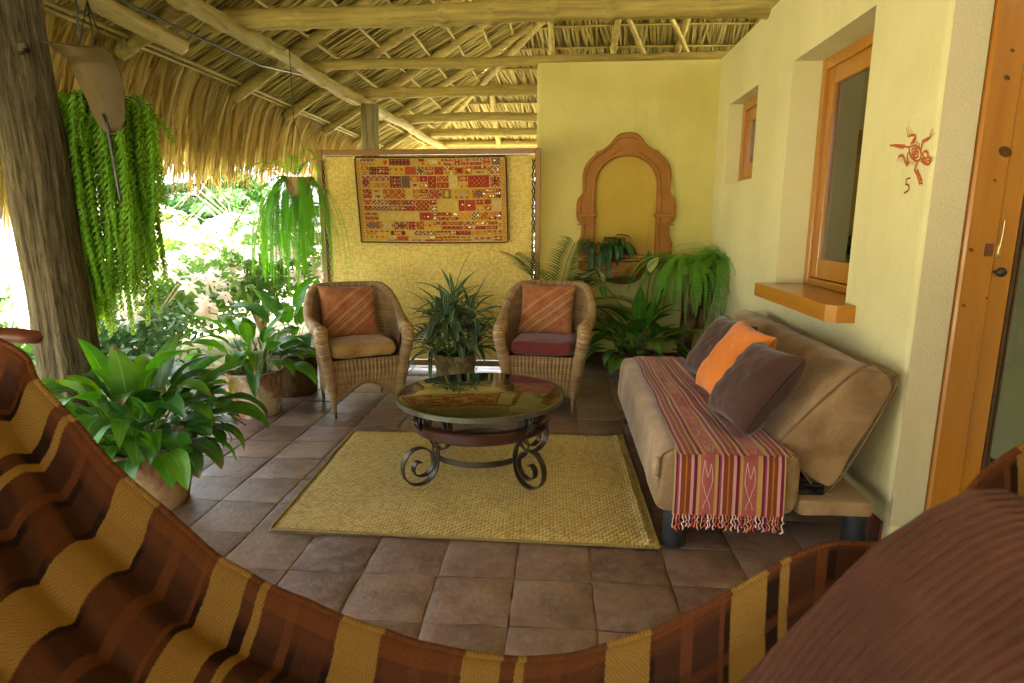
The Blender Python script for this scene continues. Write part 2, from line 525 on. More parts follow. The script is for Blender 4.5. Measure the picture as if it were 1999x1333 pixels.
def window(y0, y1, z0, z1, xf, sill, split):
    fr = M(); t = .065
    fr.box((xf, y0, z0), (xf + .09, y0 + t, z1), .004); fr.box((xf, y1 - t, z0), (xf + .09, y1, z1), .004)
    fr.box((xf, y0 + t, z1 - t), (xf + .09, y1 - t, z1), .004); fr.box((xf, y0 + t, z0), (xf + .09, y1 - t, z0 + t * .7), .004)
    f = fr.obj('window', m_pine, side, smooth=False)
    ys = y0 + t + split
    c = M(); s = .085; xa, xb = xf + .02, xf + .07
    c.box((xa, ys, z0 + .05), (xb, ys + s, z1 - t), .004); c.box((xa, y1 - t - s, z0 + .05), (xb, y1 - t, z1 - t), .004)
    c.box((xa, ys + s, z1 - t - .10), (xb, y1 - t - s, z1 - t), .004); c.box((xa, ys + s, z0 + .05), (xb, y1 - t - s, z0 + .17), .004)
    off = tuple(side.location)
    link('casement', c.mesh('casement', m_pine, False, off), f)
    g = M(); g.box((xf + .04, ys + s, z0 + .17), (xf + .046, y1 - t - s, z1 - t - .10)); link('glass_pane', g.mesh('glass_pane', m_glass, False, off), f)
    g = M(); g.box((xf + .055, y0 + t, z0 + .05), (xf + .061, ys, z1 - t)); link('insect_screen', g.mesh('insect_screen', simple('screen_mesh', (.03, .032, .025), (.05, .05, .04), 30, .5, .5, 0), False, off), f)
    if sill:
        sM = M()
        pl = [(1.325, y1 + .02), (1.325, y0 - .07), (1.36, y0 - .12), (1.449, y0 - .12), (1.449, y0 + .001), (xf - .001, y0 + .001), (xf - .001, y1 - .001), (1.449, y1 - .001), (1.449, y1 + .02)]
        sM.prism(pl, lambda p, t_: (p[0], p[1], t_), z0 - .085, z0)
        link('sill', sM.mesh('sill', m_pine_y, False, off), f)
    return f
win1 = window(3.2, 4.23, .995, 2.385, 1.63, True, .10)
win2 = window(4.92, 5.70, 1.72, 2.39, 1.565, False, .02)
# curtain hanging inside the large window
cu = M(); cu.grid(lambda u, v: (1.72 + .02 * math.sin(u * 38) + .01 * math.sin(u * 91), 3.52 + .60 * u, 1.06 + 1.25 * v), 60, 4)
m_curt = simple('curtain_cloth', (.62, .60, .48), (.72, .70, .58), 8, .9)
link('curtain', cu.mesh('curtain', m_curt, True, tuple(side.location)), win1)

# painted creature and number: flat paint on the wall, 2 mm proud
def stroke(m, pts, wdt, x):
    pts = [Vector((a, b)) for a, b in pts]
    vs = []
    for i, p in enumerate(pts):
        d = pts[min(i + 1, len(pts) - 1)] - pts[max(i - 1, 0)]
        d = d.normalized() if d.length > 0 else Vector((1, 0))
        n = Vector((-d.y, d.x)) * wdt / 2 * (1 if 0 < i < len(pts) - 1 else .7)
        vs += [(x, p.x + n.x, p.y + n.y), (x, p.x - n.x, p.y - n.y)]
    m.add(vs, [(2 * i, 2 * i + 1, 2 * i + 3, 2 * i + 2) for i in range(len(pts) - 1)])
EMB = [[(2.933, 1.729), (2.847, 1.716), (2.774, 1.703)], [(2.903, 1.728), (2.808, 1.714)], [(2.887, 1.719), (2.818, 1.704)], [(2.774, 1.705), (2.732, 1.705), (2.696, 1.69), (2.678, 1.665), (2.685, 1.643), (2.712, 1.641), (2.748, 1.659), (2.769, 1.681), (2.774, 1.705)], [(2.751, 1.694), (2.723, 1.693), (2.704, 1.674), (2.702, 1.658), (2.721, 1.655), (2.746, 1.672), (2.751, 1.694)], [(2.737, 1.683), (2.721, 1.681), (2.715, 1.668), (2.729, 1.671), (2.737, 1.683)], [(2.685, 1.653), (2.658, 1.638), (2.634, 1.629)], [(2.668, 1.671), (2.653, 1.675), (2.635, 1.667), (2.63, 1.651), (2.643, 1.643), (2.661, 1.651), (2.668, 1.663), (2.668, 1.671)], [(2.676, 1.639), (2.644, 1.625), (2.621, 1.62), (2.61, 1.633), (2.609, 1.644), (2.629, 1.648)], [(2.635, 1.636), (2.609, 1.636)], [(2.768, 1.714), (2.754, 1.725), (2.741, 1.736), (2.741, 1.747), (2.768, 1.75), (2.793, 1.747)], [(2.752, 1.713), (2.733, 1.731), (2.736, 1.745)], [(2.795, 1.748), (2.814, 1.787)], [(2.787, 1.75), (2.8, 1.792)], [(2.778, 1.751), (2.778, 1.782)], [(2.771, 1.75), (2.76, 1.765)], [(2.682, 1.682), (2.682, 1.704), (2.68, 1.717), (2.652, 1.721), (2.63, 1.723)], [(2.677, 1.711), (2.642, 1.717)], [(2.637, 1.722), (2.628, 1.754)], [(2.63, 1.723), (2.618, 1.756)], [(2.627, 1.723), (2.603, 1.737)], [(2.778, 1.682), (2.781, 1.663), (2.762, 1.634), (2.773, 1.628), (2.796, 1.651), (2.808, 1.669), (2.825, 1.677), (2.848, 1.676)], [(2.844, 1.672), (2.862, 1.655)], [(2.834, 1.669), (2.839, 1.648)], [(2.82, 1.666), (2.818, 1.644)], [(2.81, 1.665), (2.8, 1.646)], [(2.852, 1.67), (2.831, 1.676), (2.81, 1.668)], [(2.693, 1.638), (2.707, 1.619), (2.713, 1.609), (2.691, 1.587), (2.67, 1.561)], [(2.696, 1.609), (2.671, 1.581), (2.65, 1.56)], [(2.671, 1.566), (2.655, 1.563), (2.648, 1.55), (2.664, 1.55), (2.674, 1.561)], [(2.666, 1.55), (2.667, 1.541)], [(2.655, 1.549), (2.65, 1.538)], [(2.648, 1.551), (2.639, 1.54)], [(2.739, 1.725), (2.734, 1.714)], [(2.721, 1.721), (2.716, 1.708)], [(2.702, 1.711), (2.698, 1.698)], [(2.755, 1.645), (2.75, 1.64)], [(2.737, 1.641), (2.733, 1.633)], [(2.716, 1.635), (2.713, 1.628)]]
NUM = [[(2.737, 1.577), (2.769, 1.574)], [(2.764, 1.575), (2.767, 1.552), (2.746, 1.55), (2.737, 1.538), (2.745, 1.525), (2.774, 1.516)]]
m_paint = simple('red_wall_paint', (.40, .085, .025), (.48, .12, .04), 30, .8, bump=0)
m_paint2 = simple('dark_red_wall_paint', (.20, .045, .018), (.26, .06, .025), 30, .8, bump=0)
e = M()
for q, pts in enumerate(EMB):
    wd = .0105
    if q < 3: wd = .011
    if 12 <= q <= 15 or 18 <= q <= 20 or 22 <= q <= 25 or q >= 30: wd = .004
    if q >= 33: wd = .007
    stroke(e, pts, wd, XW - .002 - q * .00004)
o = e.obj('painted_creature', m_paint, side, smooth=False); o['label'] = 'rust red painted long-tailed animal with spiral body'
e = M()
for q, pts in enumerate(NUM): stroke(e, pts, .0095, XW - .002 - q * .0004)
o = e.obj('painted_number', m_paint2, side, smooth=False); o['label'] = 'dark red hand painted number 5'

# ------------------------------------------------------------------ return wall with pine door frame
ret = thing('entrance_wall', 'rough grey plastered wall end holding the pine framed glass door', 'wall', (1.9, 2.6, 0))
w = M(); w.box((1.553, 2.582, 0), (1.584, 2.70, 2.6)); w.box((1.585, 2.66, 2.3), (3.4, 2.75, 2.85)); w.box((1.4502, 2.5770, .1), (1.5846, 2.5812, 2.84))
w.obj('plaster', m_rough, ret, smooth=False)
p = M(); p.box((1.590, 2.560, 0), (1.712, 2.68, 2.32), .008); p.box((1.590, 2.56, 2.325), (2.75, 2.68, 2.45), .008)
jamb = p.obj('door_frame', m_pine_knot, ret, smooth=False)
s_ = M(); s_.box((1.585, 2.5755, 0), (1.592, 2.59, 2.4)); s_.box((1.668, 2.5585, 1.262), (1.7, 2.5600, 1.318))
k_ = M(); k_.box((1.665, 2.5575, 1.265), (1.696, 2.5598, 1.315)); 
link('strike_recess', k_.mesh('strike_recess', simple('recess_brown', (.10, .035, .012), (.14, .05, .02), 20, .6), False, tuple(ret.location)), jamb)
m_knot = simple('knot_wood', (.035, .013, .003), (.13, .045, .008), 60, .4)
# knots with their own dark heart, slightly sunk discs of darker wood
for (kx, kz, kr) in ((1.688, 1.66, .024), (1.655, 1.925, .011), (1.665, 1.555, .006), (1.615, 1.29, .009), (1.617, 1.07, .008), (1.66, 2.02, .008), (1.70, 1.1, .005)):
    kk = M(); kk.lathe([(0.0001, 0), (kr * .6, .0004), (kr, 0)], 10)
    me = kk.mesh('wood_knot', m_knot, True)
    link('wood_knot', me, jamb, (kx - 1.9, 2.5596 - 2.6, kz), (math.pi / 2, .5, 0), (1.15, .8, 1))
d_ = M(); d_.box((1.716, 2.585, .02), (1.80, 2.63, 2.315), .006); d_.box((1.802, 2.585, .02), (2.6, 2.63, .2), .006); d_.box((1.802, 2.585, 2.2), (2.6, 2.63, 2.315), .006)
door = d_.obj('door', m_pine, ret, smooth=False)
g_ = M(); g_.box((1.802, 2.605, .2), (2.6, 2.611, 2.2)); link('glass_pane', g_.mesh('glass_pane', m_glass, False, tuple(ret.location)), door)
g_ = M(); g_.box((1.8005, 2.588, .2), (1.815, 2.603, 2.2)); g_.box((1.822, 2.592, .2), (1.83, 2.603, 2.2)); link('glazing_bead', g_.mesh('glazing_bead', simple('dark_bead', (.05, .025, .012), (.09, .045, .02), 20, .4), False, tuple(ret.location)), door)
kn = M(); kn.lathe([(.0001, 0), (.012, .001), (.018, .008), (.019, .018), (.014, .028), (.007, .033), (.006, .05)], 20)
link('door_knob', kn.mesh('door_knob', m_metal_dark, True), door, (1.733 - 1.9, 2.535 - 2.6, 1.204), (-math.pi / 2, 0, 0))
lt = M(); lt.box((-.012, -.006, -.028), (.012, .002, .028), .003); lt.box((-.005, -.012, -.015), (.005, -.006, .02), .002); lt.tube([(0, -.01, .01), (.002, -.012, .06), (.004, -.01, .115)], .003, 6)
link('door_latch', lt.mesh('door_latch', m_brass, False), door, (1.725 - 1.9, 2.577 - 2.6, 1.288))

inn = M(); inn.box((-.22, 6.505, 0), (4.7, 12.0, 2.80)); inn.box((1.84, 2.76, -.02), (4.6, 6.5, -.01)); inn.box((4.6, 2.5, -.3), (4.7, 6.5, 2.85)); inn.box((1.84, 6.4, 0), (4.6, 6.5, 2.85)); inn.box((1.84, 2.76, 2.851), (4.7, 6.5, 2.9)); inn.box((2.76, 2.66, 0), (4.6, 2.75, 2.85))  # first box: solid block added to keep light off the rear thatch
tag(inn.obj('interior_room_and_light_block', simple('interior_plaster', (.5, .5, .42), (.55, .55, .46), 3, .9), smooth=False), kind='structure')

# unseen walls added right of and behind the camera to block light from there
hw = M(); hw.box((2.62, -3.2, 0), (2.95, 2.655, 2.85)); hw.box((-.70, -3.5, 0), (2.62, -3.2, 4.4))
tag(hw.obj('added_light_block_wall', m_wall, smooth=False), kind='structure')

# ------------------------------------------------------------------ back wall
back = thing('partition_wall', 'plastered partition wall, yellow bounce light in its colour, with an arched terracotta niche hung on it', 'wall', (.6, 6.1, 0))
w = M(); r0 = .04
poly = [(1.82, 6.101)] + [(1.82, 6.5), (-.226, 6.5)] + [(-.226 + r0 - r0 * math.cos(a), 6.10 + r0 - r0 * math.sin(a)) for a in [k * math.pi / 10 for k in range(6)]]
w.prism(poly, lambda p, t: (p[0], p[1], t), 0, 2.85)
w.obj('plaster', m_backwall, back, smooth=False)
b = M(); b.box((-.2, 6.086, 0), (1.43, 6.0985, .11), .003); b.obj('baseboard', m_basedark, back, smooth=False)

# terracotta wall fountain
fo = thing('wall_fountain', 'terracotta arched wall fountain with a bowl under its ledge', 'fountain', (.63, 6.1, 1.05))
S2 = .00517 / 2.777
half = [(0, 45), (50, 55), (100, 110), (160, 150), (205, 195), (222, 250), (222, 335), (246, 372), (252, 428), (246, 478), (226, 498), (228, 560), (244, 600), (240, 665)]
def smooth_poly(pts, n=4):
    out = []
    for i in range(len(pts) - 1):
        p0 = pts[max(i - 1, 0)]; p1 = pts[i]; p2 = pts[i + 1]; p3 = pts[min(i + 2, len(pts) - 1)]
        for k in range(n):
            t = k / n
            out.append(tuple(.5 * (2 * p1[a] + (p2[a] - p0[a]) * t + (2 * p0[a] - 5 * p1[a] + 4 * p2[a] - p3[a]) * t * t + (3 * p1[a] - p0[a] - 3 * p2[a] + p3[a]) * t ** 3) for a in range(2)))
    return out + [pts[-1]]
outl = smooth_poly(half, 4)
NS = len(outl)
def inner_pt(t):           # t 0 top .. 1 bottom; pointed round arch
    if t < .5:
        a = t / .5 * math.pi / 2
        return (155 * math.sin(a) ** .9, 160 + 150 * (1 - math.cos(a)))
    return (155, 310 + (t - .5) / .5 * 355)
fa = M()
def fz(cy): return 2.216 - (cy - 45) * S2
prof = [(1.0, .0), (1.0, .055), (.93, .072), (.80, .072), (.74, .058), (.30, .056), (.22, .068), (.08, .066), (0, .05), (0, 0)]   # outer 1 -> inner 0, height off the wall
for sg in (-1, 1):
    def f(u, v):
        i = min(int(u * (NS - 1) + 1e-6), NS - 1); ox, oz = outl[i]
        ix, iz = inner_pt(u)
        k, h = prof[int(round(v * (len(prof) - 1)))]
        x = ix + (ox - ix) * k; zz = iz + (oz - iz) * k
        return (.63 + sg * x * S2, 6.0985 - h, fz(zz))
    fa.grid(f, NS, len(prof))
fa.obj('arch_frame', m_terracotta, fo, recalc=False, auto=40)
bl = M()
for sg in (-1, 1):
    for (z0, z1, wd, h) in ((1.44, 1.475, .10, .085), (1.365, 1.38, .085, .08)):
        bl.box((.63 + sg * .37 - wd, 6.098 - h, z0), (.63 + sg * .37 + wd, 6.098, z1), .008)
bl.obj('moulding', m_terracotta, fo, smooth=False)
pn = M(); pn.box((.33, 6.088, 1.07), (.93, 6.0965, 2.06)); pn.obj('niche_panel', m_nichepaint, fo, smooth=False)
le = M(); le.box((.20, 5.93, 1.055), (1.06, 6.097, 1.085), .01); le.box((.23, 5.96, 1.02), (1.03, 6.097, 1.054), .01); le.box((.19, 6.0, .93), (.42, 6.097, 1.0195), .01); le.box((.84, 6.0, .95), (1.05, 6.097, 1.0195), .01)
le.obj('ledge', m_terracotta, fo, smooth=False)
bo = M(); 
def bowl(u, v):
    a = math.pi * u; q = v * math.pi / 2
    r = .245 * math.cos(q) ** .8 * (1 + .03 * math.cos(12 * a) * math.cos(q))
    return (.62 + r * math.cos(a), 6.096 - r * math.sin(a) * .95, 1.019 - .225 * math.sin(q))
bo.grid(bowl, 33, 12); bo.obj('basin', m_terracotta, fo)

# ------------------------------------------------------------------ posts
def wobble_tube(p0, p1, r0, r1, n=14, k=10, wob=.02, seed=0, knots=0):
    p0 = Vector(p0); p1 = Vector(p1); pts = []; rad = []
    for i in range(k + 1):
        t = i / k
        o = Vector((nz(t * 2.3, seed, 1), nz(t * 2.3, seed, 5), nz(t * 2.3, seed, 9))) * wob
        pts.append(p0.lerp(p1, t) + o); rad.append((r0 + (r1 - r0) * t) * (1 + .10 * nz(t * 7, seed, 3) + knots * max(0, nz(i * 1.7, seed, 8) - .12)))
    return pts, rad
tr = thing('tree_trunk_post', 'thick grey bark tree trunk post holding up the thatched roof', 'post', (-2.64, 3.05, 0))
t = M()
tp = [(-2.61, 3.05, -.12), (-2.63, 3.05, .3), (-2.64, 3.05, .62), (-2.645, 3.05, 1.0), (-2.665, 3.05, 1.4), (-2.665, 3.05, 1.75), (-2.69, 3.05, 2.2), (-2.70, 3.05, 2.62)]
tpp = smooth_poly([(p[0], p[2]) for p in tp], 12)
def trunkf(u, v):
    i = min(int(v * (len(tpp) - 1) + .5), len(tpp) - 1); x, z = tpp[i]; a = 2 * math.pi * u
    r = .136 + .012 * nz(z * 1.3, 4) + .012 * nz(math.cos(a) * 2, math.sin(a) * 2, z * .8) + .008 * nz(math.cos(a) * 9, math.sin(a) * 9, z * 1.2) + .005 * nz(math.cos(a) * 21, math.sin(a) * 21, z * 2)
    if z < .4: r += (.4 - z) * .06
    return (x + r * math.cos(a), 3.05 + r * math.sin(a), z)
t.grid(trunkf, 120, len(tpp), True); t.obj('trunk', m_bark, tr)
st = M(); st.tube([(-2.6, 2.96, 2.2), (-2.545, 2.93, 2.22), (-2.525, 2.93, 2.215)], [.022, .018, .012], 8); st.obj('branch_stub', m_bark, tr)
po = thing('wooden_post', 'greenish grey wooden post rising behind the woven screen', 'post', (-2.27, 7.45, 0))
t = M(); pts, rad = wobble_tube((-2.29, 7.45, -.02), (-2.25, 7.45, 2.74), .115, .105, 12, 10, .02, 3)
t.tube(pts, rad, 20); t.obj('post', wood('weathered_post', (.10, .085, .035), (.34, .30, .14), 2, 14, .85, 0, False, .2, .8, 4), po)

# ================================================================== thatched roof
roof = thing('thatched_roof', 'palm thatched veranda roof on peeled poles with a long ragged fringe', 'roof', (-1, 5, 2.9))
def knotty(pts, rad, seed):
    """branch scars: short swellings along a peeled pole"""
    r_ = random.Random(seed * 13 + 5); L = [0.0]
    for a, b in zip(pts, pts[1:]): L.append(L[-1] + (Vector(b) - Vector(a)).length)
    ks = []; s_ = r_.uniform(.1, .4)
    while s_ < L[-1]: ks.append((s_, r_.uniform(.14, .36))); s_ += r_.uniform(.28, .75)
    return [q * (1 + sum(h * math.exp(-((l - k) / .028) ** 2) for k, h in ks if abs(l - k) < .12)) for q, l in zip(rad, L)]
def roof_tube(name, p0, p1, r0, r1, mat_, wob=.02, seed=0, n=12, k=12):
    L = (Vector(p1) - Vector(p0)).length
    pts, rad = wobble_tube(p0, p1, r0, r1, n, max(16, int(L / .03)), wob * 1.5, seed)
    m = M(); m.tube(pts, knotty(pts, rad, seed), n); return m.obj(name, mat_, roof)
for i, (y, xa, xb, r) in enumerate(((4.83, -2.80, 1.60, .074), (6.22, -2.50, 1.60, .046), (7.5, -2.50, 3.0, .058), (9.46, -2.50, 3.0, .062), (10.85, -2.40, 3.0, .064), (12.25, -2.5, 3.2, .07), (1.9, -2.7, 1.6, .07))):
    roof_tube('tie_beam', (xa, y, 2.885), (xb, y, 2.90), r * 1.03, r, m_polex, .03, 10 + i)
# long plate beam along the open side
pl = [(-2.42, -4.4, 2.80), (-2.43, 2, 2.80), (-2.425, 4.17, 2.795), (-2.40, 6, 2.80), (-2.36, 7.6, 2.80), (-2.31, 9.6, 2.80), (-2.25, 12.4, 2.80)]
pd_, _ = resample(pl, 420)
pd_ = [p + Vector((.03 * nz(p.y * .9, 7) + .012 * nz(p.y * 3, 3), 0, .03 * nz(p.y * .8, 2) + .01 * nz(p.y * 3, 5))) for p in pd_]
m = M(); m.tube(pd_, knotty(pd_, [.064 - .008 * i / 419 + .006 * nz(i * .11, 4) for i in range(420)], 3), 14); m.obj('plate_beam', m_poley, roof)
roof_tube('short_beam', (-2.50, 1.2, 2.63), (-2.67, 4.42, 2.61), .055, .062, m_poley, .02, 33)
def zl(x): return 4.45 + .6 * x            # left slope
def zr(y): return 8.49 - .457 * y          # rear slope
RX = 2.6                                    # ridge
for i, y in enumerate((-3.6, -2.3, -1.0, .4, 1.75, 3.05, 4.36, 5.90, 6.98, 8.15, 9.35, 10.6)):
    x1 = min(RX, 1.0 if y < 8 else (12.2 - y) * .75 - 2.0)
    roof_tube('rafter', (-3.08, y, zl(-3.08) - .06), (x1, y + .05, zl(x1) - .06), .05, .045, m_polex, .03, 50 + i, 10)
for i, x in enumerate((-1.2, -.2, .75, 1.7, 2.7)):
    yb = max(9.2 - (x + .16) * 1.31, 6.0) if x < .3 else 6.4
    roof_tube('rafter', (x, 12.4, zr(12.4) - .06), (x + .05, yb, zr(yb) - .06), .05, .045, m_poley, .03, 70 + i, 10)
for i, (a, b_) in enumerate((((.55, 8.2, 4.35), (1.55, 10.4, 3.45)), ((1.05, 8.3, 4.4), (2.15, 10.2, 3.5)), ((2.9, 8.3, 4.45), (3.4, 9.6, 3.85)))):
    roof_tube('brace_pole', a, b_, .035, .032, m_poley, .02, 90 + i, 8)
roof_tube('hip_rafter', (-2.45, 12.1, 2.92), (.9, 7.68, 4.88), .055, .05, m_poley, .03, 97, 10)
# laths along the slopes
lat = M()
def lath_pts(p0, p1, s): return wobble_tube(p0, p1, .014, .012, 6, 14, .03, s)
rows_l = [-3.02, -2.98, -2.62, -2.3, -1.98, -1.66, -1.34, -1.02, -.7, -.38, -.06, .26, .6, .95, 1.3, 1.7, 2.1]
for i, x in enumerate(rows_l):
    ye = min(12.4, 9.07 - (x + .16) * 1.31)
    pts, rad = lath_pts((x, -4.4, zl(x) - .018), (x, ye, zl(x) - .018), i)
    m = M(); m.tube(pts, .015, 6); m.obj('lath', m_poley, roof)
rows_r = [12.3, 11.9, 11.5, 11.1, 10.7, 10.3, 9.9, 9.5, 9.1, 8.7, 8.3, 7.9]
for i, y in enumerate(rows_r):
    xs = -.16 - (y - 9.07) / 1.31
    pts, rad = lath_pts((xs, y, zr(y) - .018), (5.4, y, zr(y) - .018), 40 + i)
    m = M(); m.tube(pts, .013, 6); m.obj('lath', m_polex, roof)
# cord bindings where laths cross rafters (small, joined)
cd_ = M()
for y in (4.36, 5.90, 6.98, 8.15):
    for x in rows_l[:9]:
        for q in range(3):
            pts = [(x + (q - 1) * .012 + .055 * math.cos(a) * .3, y + .062 * math.cos(a), zl(x) - .05 + .055 * math.sin(a)) for a in [k * math.pi / 4 for k in range(9)]]
            cd_.tube(pts, .005, 4, False)
o = cd_.obj('cord_binding', m_rope, roof); o['kind'] = 'stuff'

# solid mass of thatch above
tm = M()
tm.add([(-3.5, -4.8, zl(-3.5) + .10), (RX, -4.8, zl(RX) + .14), (RX, 6.0, zl(RX) + .14), (-.16, 9.07, zl(-.16) + .14), (-3.5, 13.2, zl(-3.5) + .10)], [(0, 1, 2, 3, 4)])  # left slope runs on unseen behind the camera to cut light from there
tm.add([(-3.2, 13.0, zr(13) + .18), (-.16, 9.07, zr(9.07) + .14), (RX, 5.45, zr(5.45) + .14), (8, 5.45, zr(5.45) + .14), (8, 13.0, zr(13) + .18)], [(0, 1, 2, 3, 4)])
tm.add([(RX, -4.8, zl(RX) + .14), (8.2, -4.8, 2.9), (8.2, 6, 2.9), (RX, 6, zl(RX) + .14)], [(0, 1, 2, 3)])  # unseen right slope, brought down low to stop light from the right
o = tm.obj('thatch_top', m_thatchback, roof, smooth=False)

def strip(m, p, d, sd, up, L, wd, segs, droop, taper, lift, fold, rv_):
    """leaf strip from p along d; sd sideways; up away from the viewer"""
    vs = []; uvs = []
    for i in range(segs + 1):
        t = i / segs
        w_ = wd * (1 - (1 - taper) * t) * (1 if i else .8)
        c = p + d * (L * t) + up * (lift * t) + Vector((0, 0, -1)) * (droop * t * t)
        vs += [c - sd * w_ / 2, c + up * (fold * wd), c + sd * w_ / 2]
        uvs += [(rv_, t), (rv_, t), (rv_, t)]
    fs = []
    for i in range(segs):
        b = i * 3
        fs += [(b, b + 1, b + 4, b + 3), (b + 1, b + 2, b + 5, b + 4)]
    m.add(vs, fs, uvs)
r2 = random.Random(11)
th = M()
nl = Vector((-.6, 0, 1)).normalized(); dl = Vector((-1, 0, -.6)).normalized()
for ri, x in enumerate(rows_l[2:] + [2.5]):
    ye = min(12.6, 9.07 - (x + .16) * 1.31) + .35
    y = 1.2; patch = 0
    while y < ye:
        y += r2.uniform(.019, .030)
        if y < 2.4 and r2.random() < .35: continue
        a = .16 + .12 * nz(y * .8, ri) + r2.gauss(0, .07)
        d = (dl * math.cos(a) + Vector((0, 1, 0)) * math.sin(a)).normalized()
        sd = d.cross(nl).normalized()
        tw = r2.gauss(0, .16); sd = (sd * math.cos(tw) + nl * math.sin(tw)).normalized()
        p = Vector((x + r2.uniform(.0, .03), y, zl(x) - .012 + r2.uniform(-.008, .012)))
        strip(th, p, d, sd, nl, r2.uniform(.42, .54), r2.uniform(.026, .040), 2, r2.uniform(0, .02), .8, r2.uniform(.03, .085), .28, min(1, max(0, r2.gauss(.5, .33))))
nr = Vector((0, .457, 1)).normalized(); dr = Vector((0, 1, -.457)).normalized()
for ri, y in enumerate(rows_r[1:] + [7.5, 7.1, 6.7, 6.3]):
    x = -.16 - (y - 9.07) / 1.31 - .35
    while x < 5.4:
        x += r2.uniform(.024, .04)
        a = -.14 + .10 * nz(x * .8, ri, 4) + r2.gauss(0, .08)
        d = (dr * math.cos(a) + Vector((-1, 0, 0)) * math.sin(a)).normalized()
        sd = d.cross(nr).normalized()
        tw = r2.gauss(0, .16); sd = (sd * math.cos(tw) + nr * math.sin(tw)).normalized()
        p = Vector((x, y + r2.uniform(-.02, .0), zr(y) - .012 + r2.uniform(-.008, .012)))
        strip(th, p, d, sd, nr, r2.uniform(.48, .62), r2.uniform(.026, .042), 2, r2.uniform(0, .02), .8, r2.uniform(.03, .075), .28, r2.random())
o = th.obj('thatch', m_thatch, roof); o['kind'] = 'stuff'

# hanging fringe of palm leaves along the open side
def fringe_len(y):
    base = [(2.0, 1.42), (3.5, 1.42), (4.6, 1.06), (6.0, .98), (8.0, .74), (10, .7), (13, .7)]
    for (a, la), (b, lb) in zip(base, base[1:]):
        if y <= b: return la + (lb - la) * max(0, (y - a)) / (b - a)
    return .7
def fringe_leaf(m, y, xoff, L, wd, r_, segs=6, rear=False, x_=0):
    p = Vector((-3.04 + xoff, y, zl(-3.04 + xoff) + .03)); lean = r_.gauss(0, .13) - .10; rv_ = r_.random(); out = r_.uniform(.12, .30)
    tw = r_.gauss(0, .5)
    vs = []; uvs = []
    for i in range(segs + 1):
        t = i / segs
        s_ = L * t
        hz = out * (1 - math.exp(-3 * t)) + .05 * t
        wv = .02 * math.sin(t * 5 + rv_ * 9)
        c = p + Vector((-hz, lean * s_ * (.4 + .6 * t) + wv, -(s_ - .35 * hz)))
        w_ = wd * (.55 + .9 * t if t < .35 else .87 * (1 - ((t - .35) / .65) ** 1.6) + .04)
        sd = Vector((math.sin(tw + t), math.cos(tw + t), 0))
        vs += [c - sd * w_ / 2, c + Vector((.22 * wd * math.cos(tw + t), -.22 * wd * math.sin(tw + t), 0)), c + sd * w_ / 2]
        uvs += [(rv_, t)] * 3
    if rear:
        q = p.y
        vs = [Vector((x_ + (v.y - q), 12.45 - (v.x + 3.04), v.z)) for v in vs]
    fs = []
    for i in range(segs):
        b = i * 3
        fs += [(b, b + 1, b + 4, b + 3), (b + 1, b + 2, b + 5, b + 4)]
    m.add(vs, fs, uvs)
fr = M(); r3 = random.Random(5)
for layer in range(4):
    y = -4.6
    while y < 12.6:
        y += r3.uniform(.014, .030)
        L = fringe_len(y) * (1.0 - .07 * layer) + r3.gauss(.02, .07)
        fringe_leaf(fr, y, -.04 - .05 * layer + r3.uniform(-.02, .02), L, r3.uniform(.018, .04), r3)
for layer in range(3):
    x = -3.4
    while x < 3.5:
        x += r3.uniform(.03, .05)
        fringe_leaf(fr, 0, -.05 * layer, r3.uniform(.5, .8), r3.uniform(.02, .04), r3, 4, True, x)
o = fr.obj('fringe', m_fringe, roof); o['kind'] = 'stuff'
for i in range(290):
    y = 3.3 + 4.6 * (i + r3.uniform(-.4, .4)) / 290
    m = M(); fringe_leaf(m, y, r3.uniform(-.03, .02), fringe_len(y) * r3.uniform(.72, .98), r3.uniform(.03, .06), r3)
    m.obj('palm_leaf', m_fringe, roof)

cab = M(); cab.tube([(-2.55, 2.6, 2.62), (-2.56, 3.6, 2.66), (-2.52, 4.4, 2.655), (-2.47, 5.2, 2.66), (-2.41, 5.9, 2.74)], .009, 6)
tag(cab.obj('cable', m_black), 'thin black cable slung between the beams below the thatch', 'cable')

# ================================================================== furniture
def weave_mat(name, c1, c2, c3, su, sv, rough=.6, bump=.6, diag=False, spec=.35, coord='UV', dist=.003):
    """basket weave: over/under checks"""
    k = NT(name)
    tc = k.t.nodes.new('ShaderNodeTexCoord'); sp = k.t.nodes.new('ShaderNodeSeparateXYZ'); k.t.links.new(tc.outputs[coord], sp.inputs[0])
    u = k.math('MULTIPLY', sp.outputs[0], su); v = k.math('MULTIPLY', sp.outputs[1], sv)
    if diag:
        u, v = k.math('ADD', u, v), k.math('SUBTRACT', u, v)
    fu = k.math('FLOOR', u); fv = k.math('FLOOR', v)
    par = k.math('PINGPONG', k.math('ADD', fu, fv), 1.0)
    hu = k.math('ABSOLUTE', k.math('SINE', k.math('MULTIPLY', u, math.pi)))
    hv = k.math('ABSOLUTE', k.math('SINE', k.math('MULTIPLY', v, math.pi)))
    h = k.math('ADD', k.math('MULTIPLY', par, hu), k.math('MULTIPLY', k.math('SUBTRACT', 1.0, par), hv))
    comb = k.n('ShaderNodeCombineXYZ'); k.set(comb.inputs[0], fu); k.set(comb.inputs[1], fv)
    wn_ = k.n('ShaderNodeTexWhiteNoise'); k.t.links.new(comb.outputs[0], wn_.inputs[0])
    n = k.noise(k.coord('Object'), 3.0, 5, .6)
    c = k.ramp(k.math('MULTIPLY_ADD', wn_.outputs[0], .5, k.math('MULTIPLY', n, .6)), [(.2, c1), (.55, c2), (.9, c3)])
    c = k.mix(k.math('MULTIPLY', par, .25), c, c1)
    return k.done(k.bsdf(c, rough, spec, 0, k.bump(h, bump, dist)))
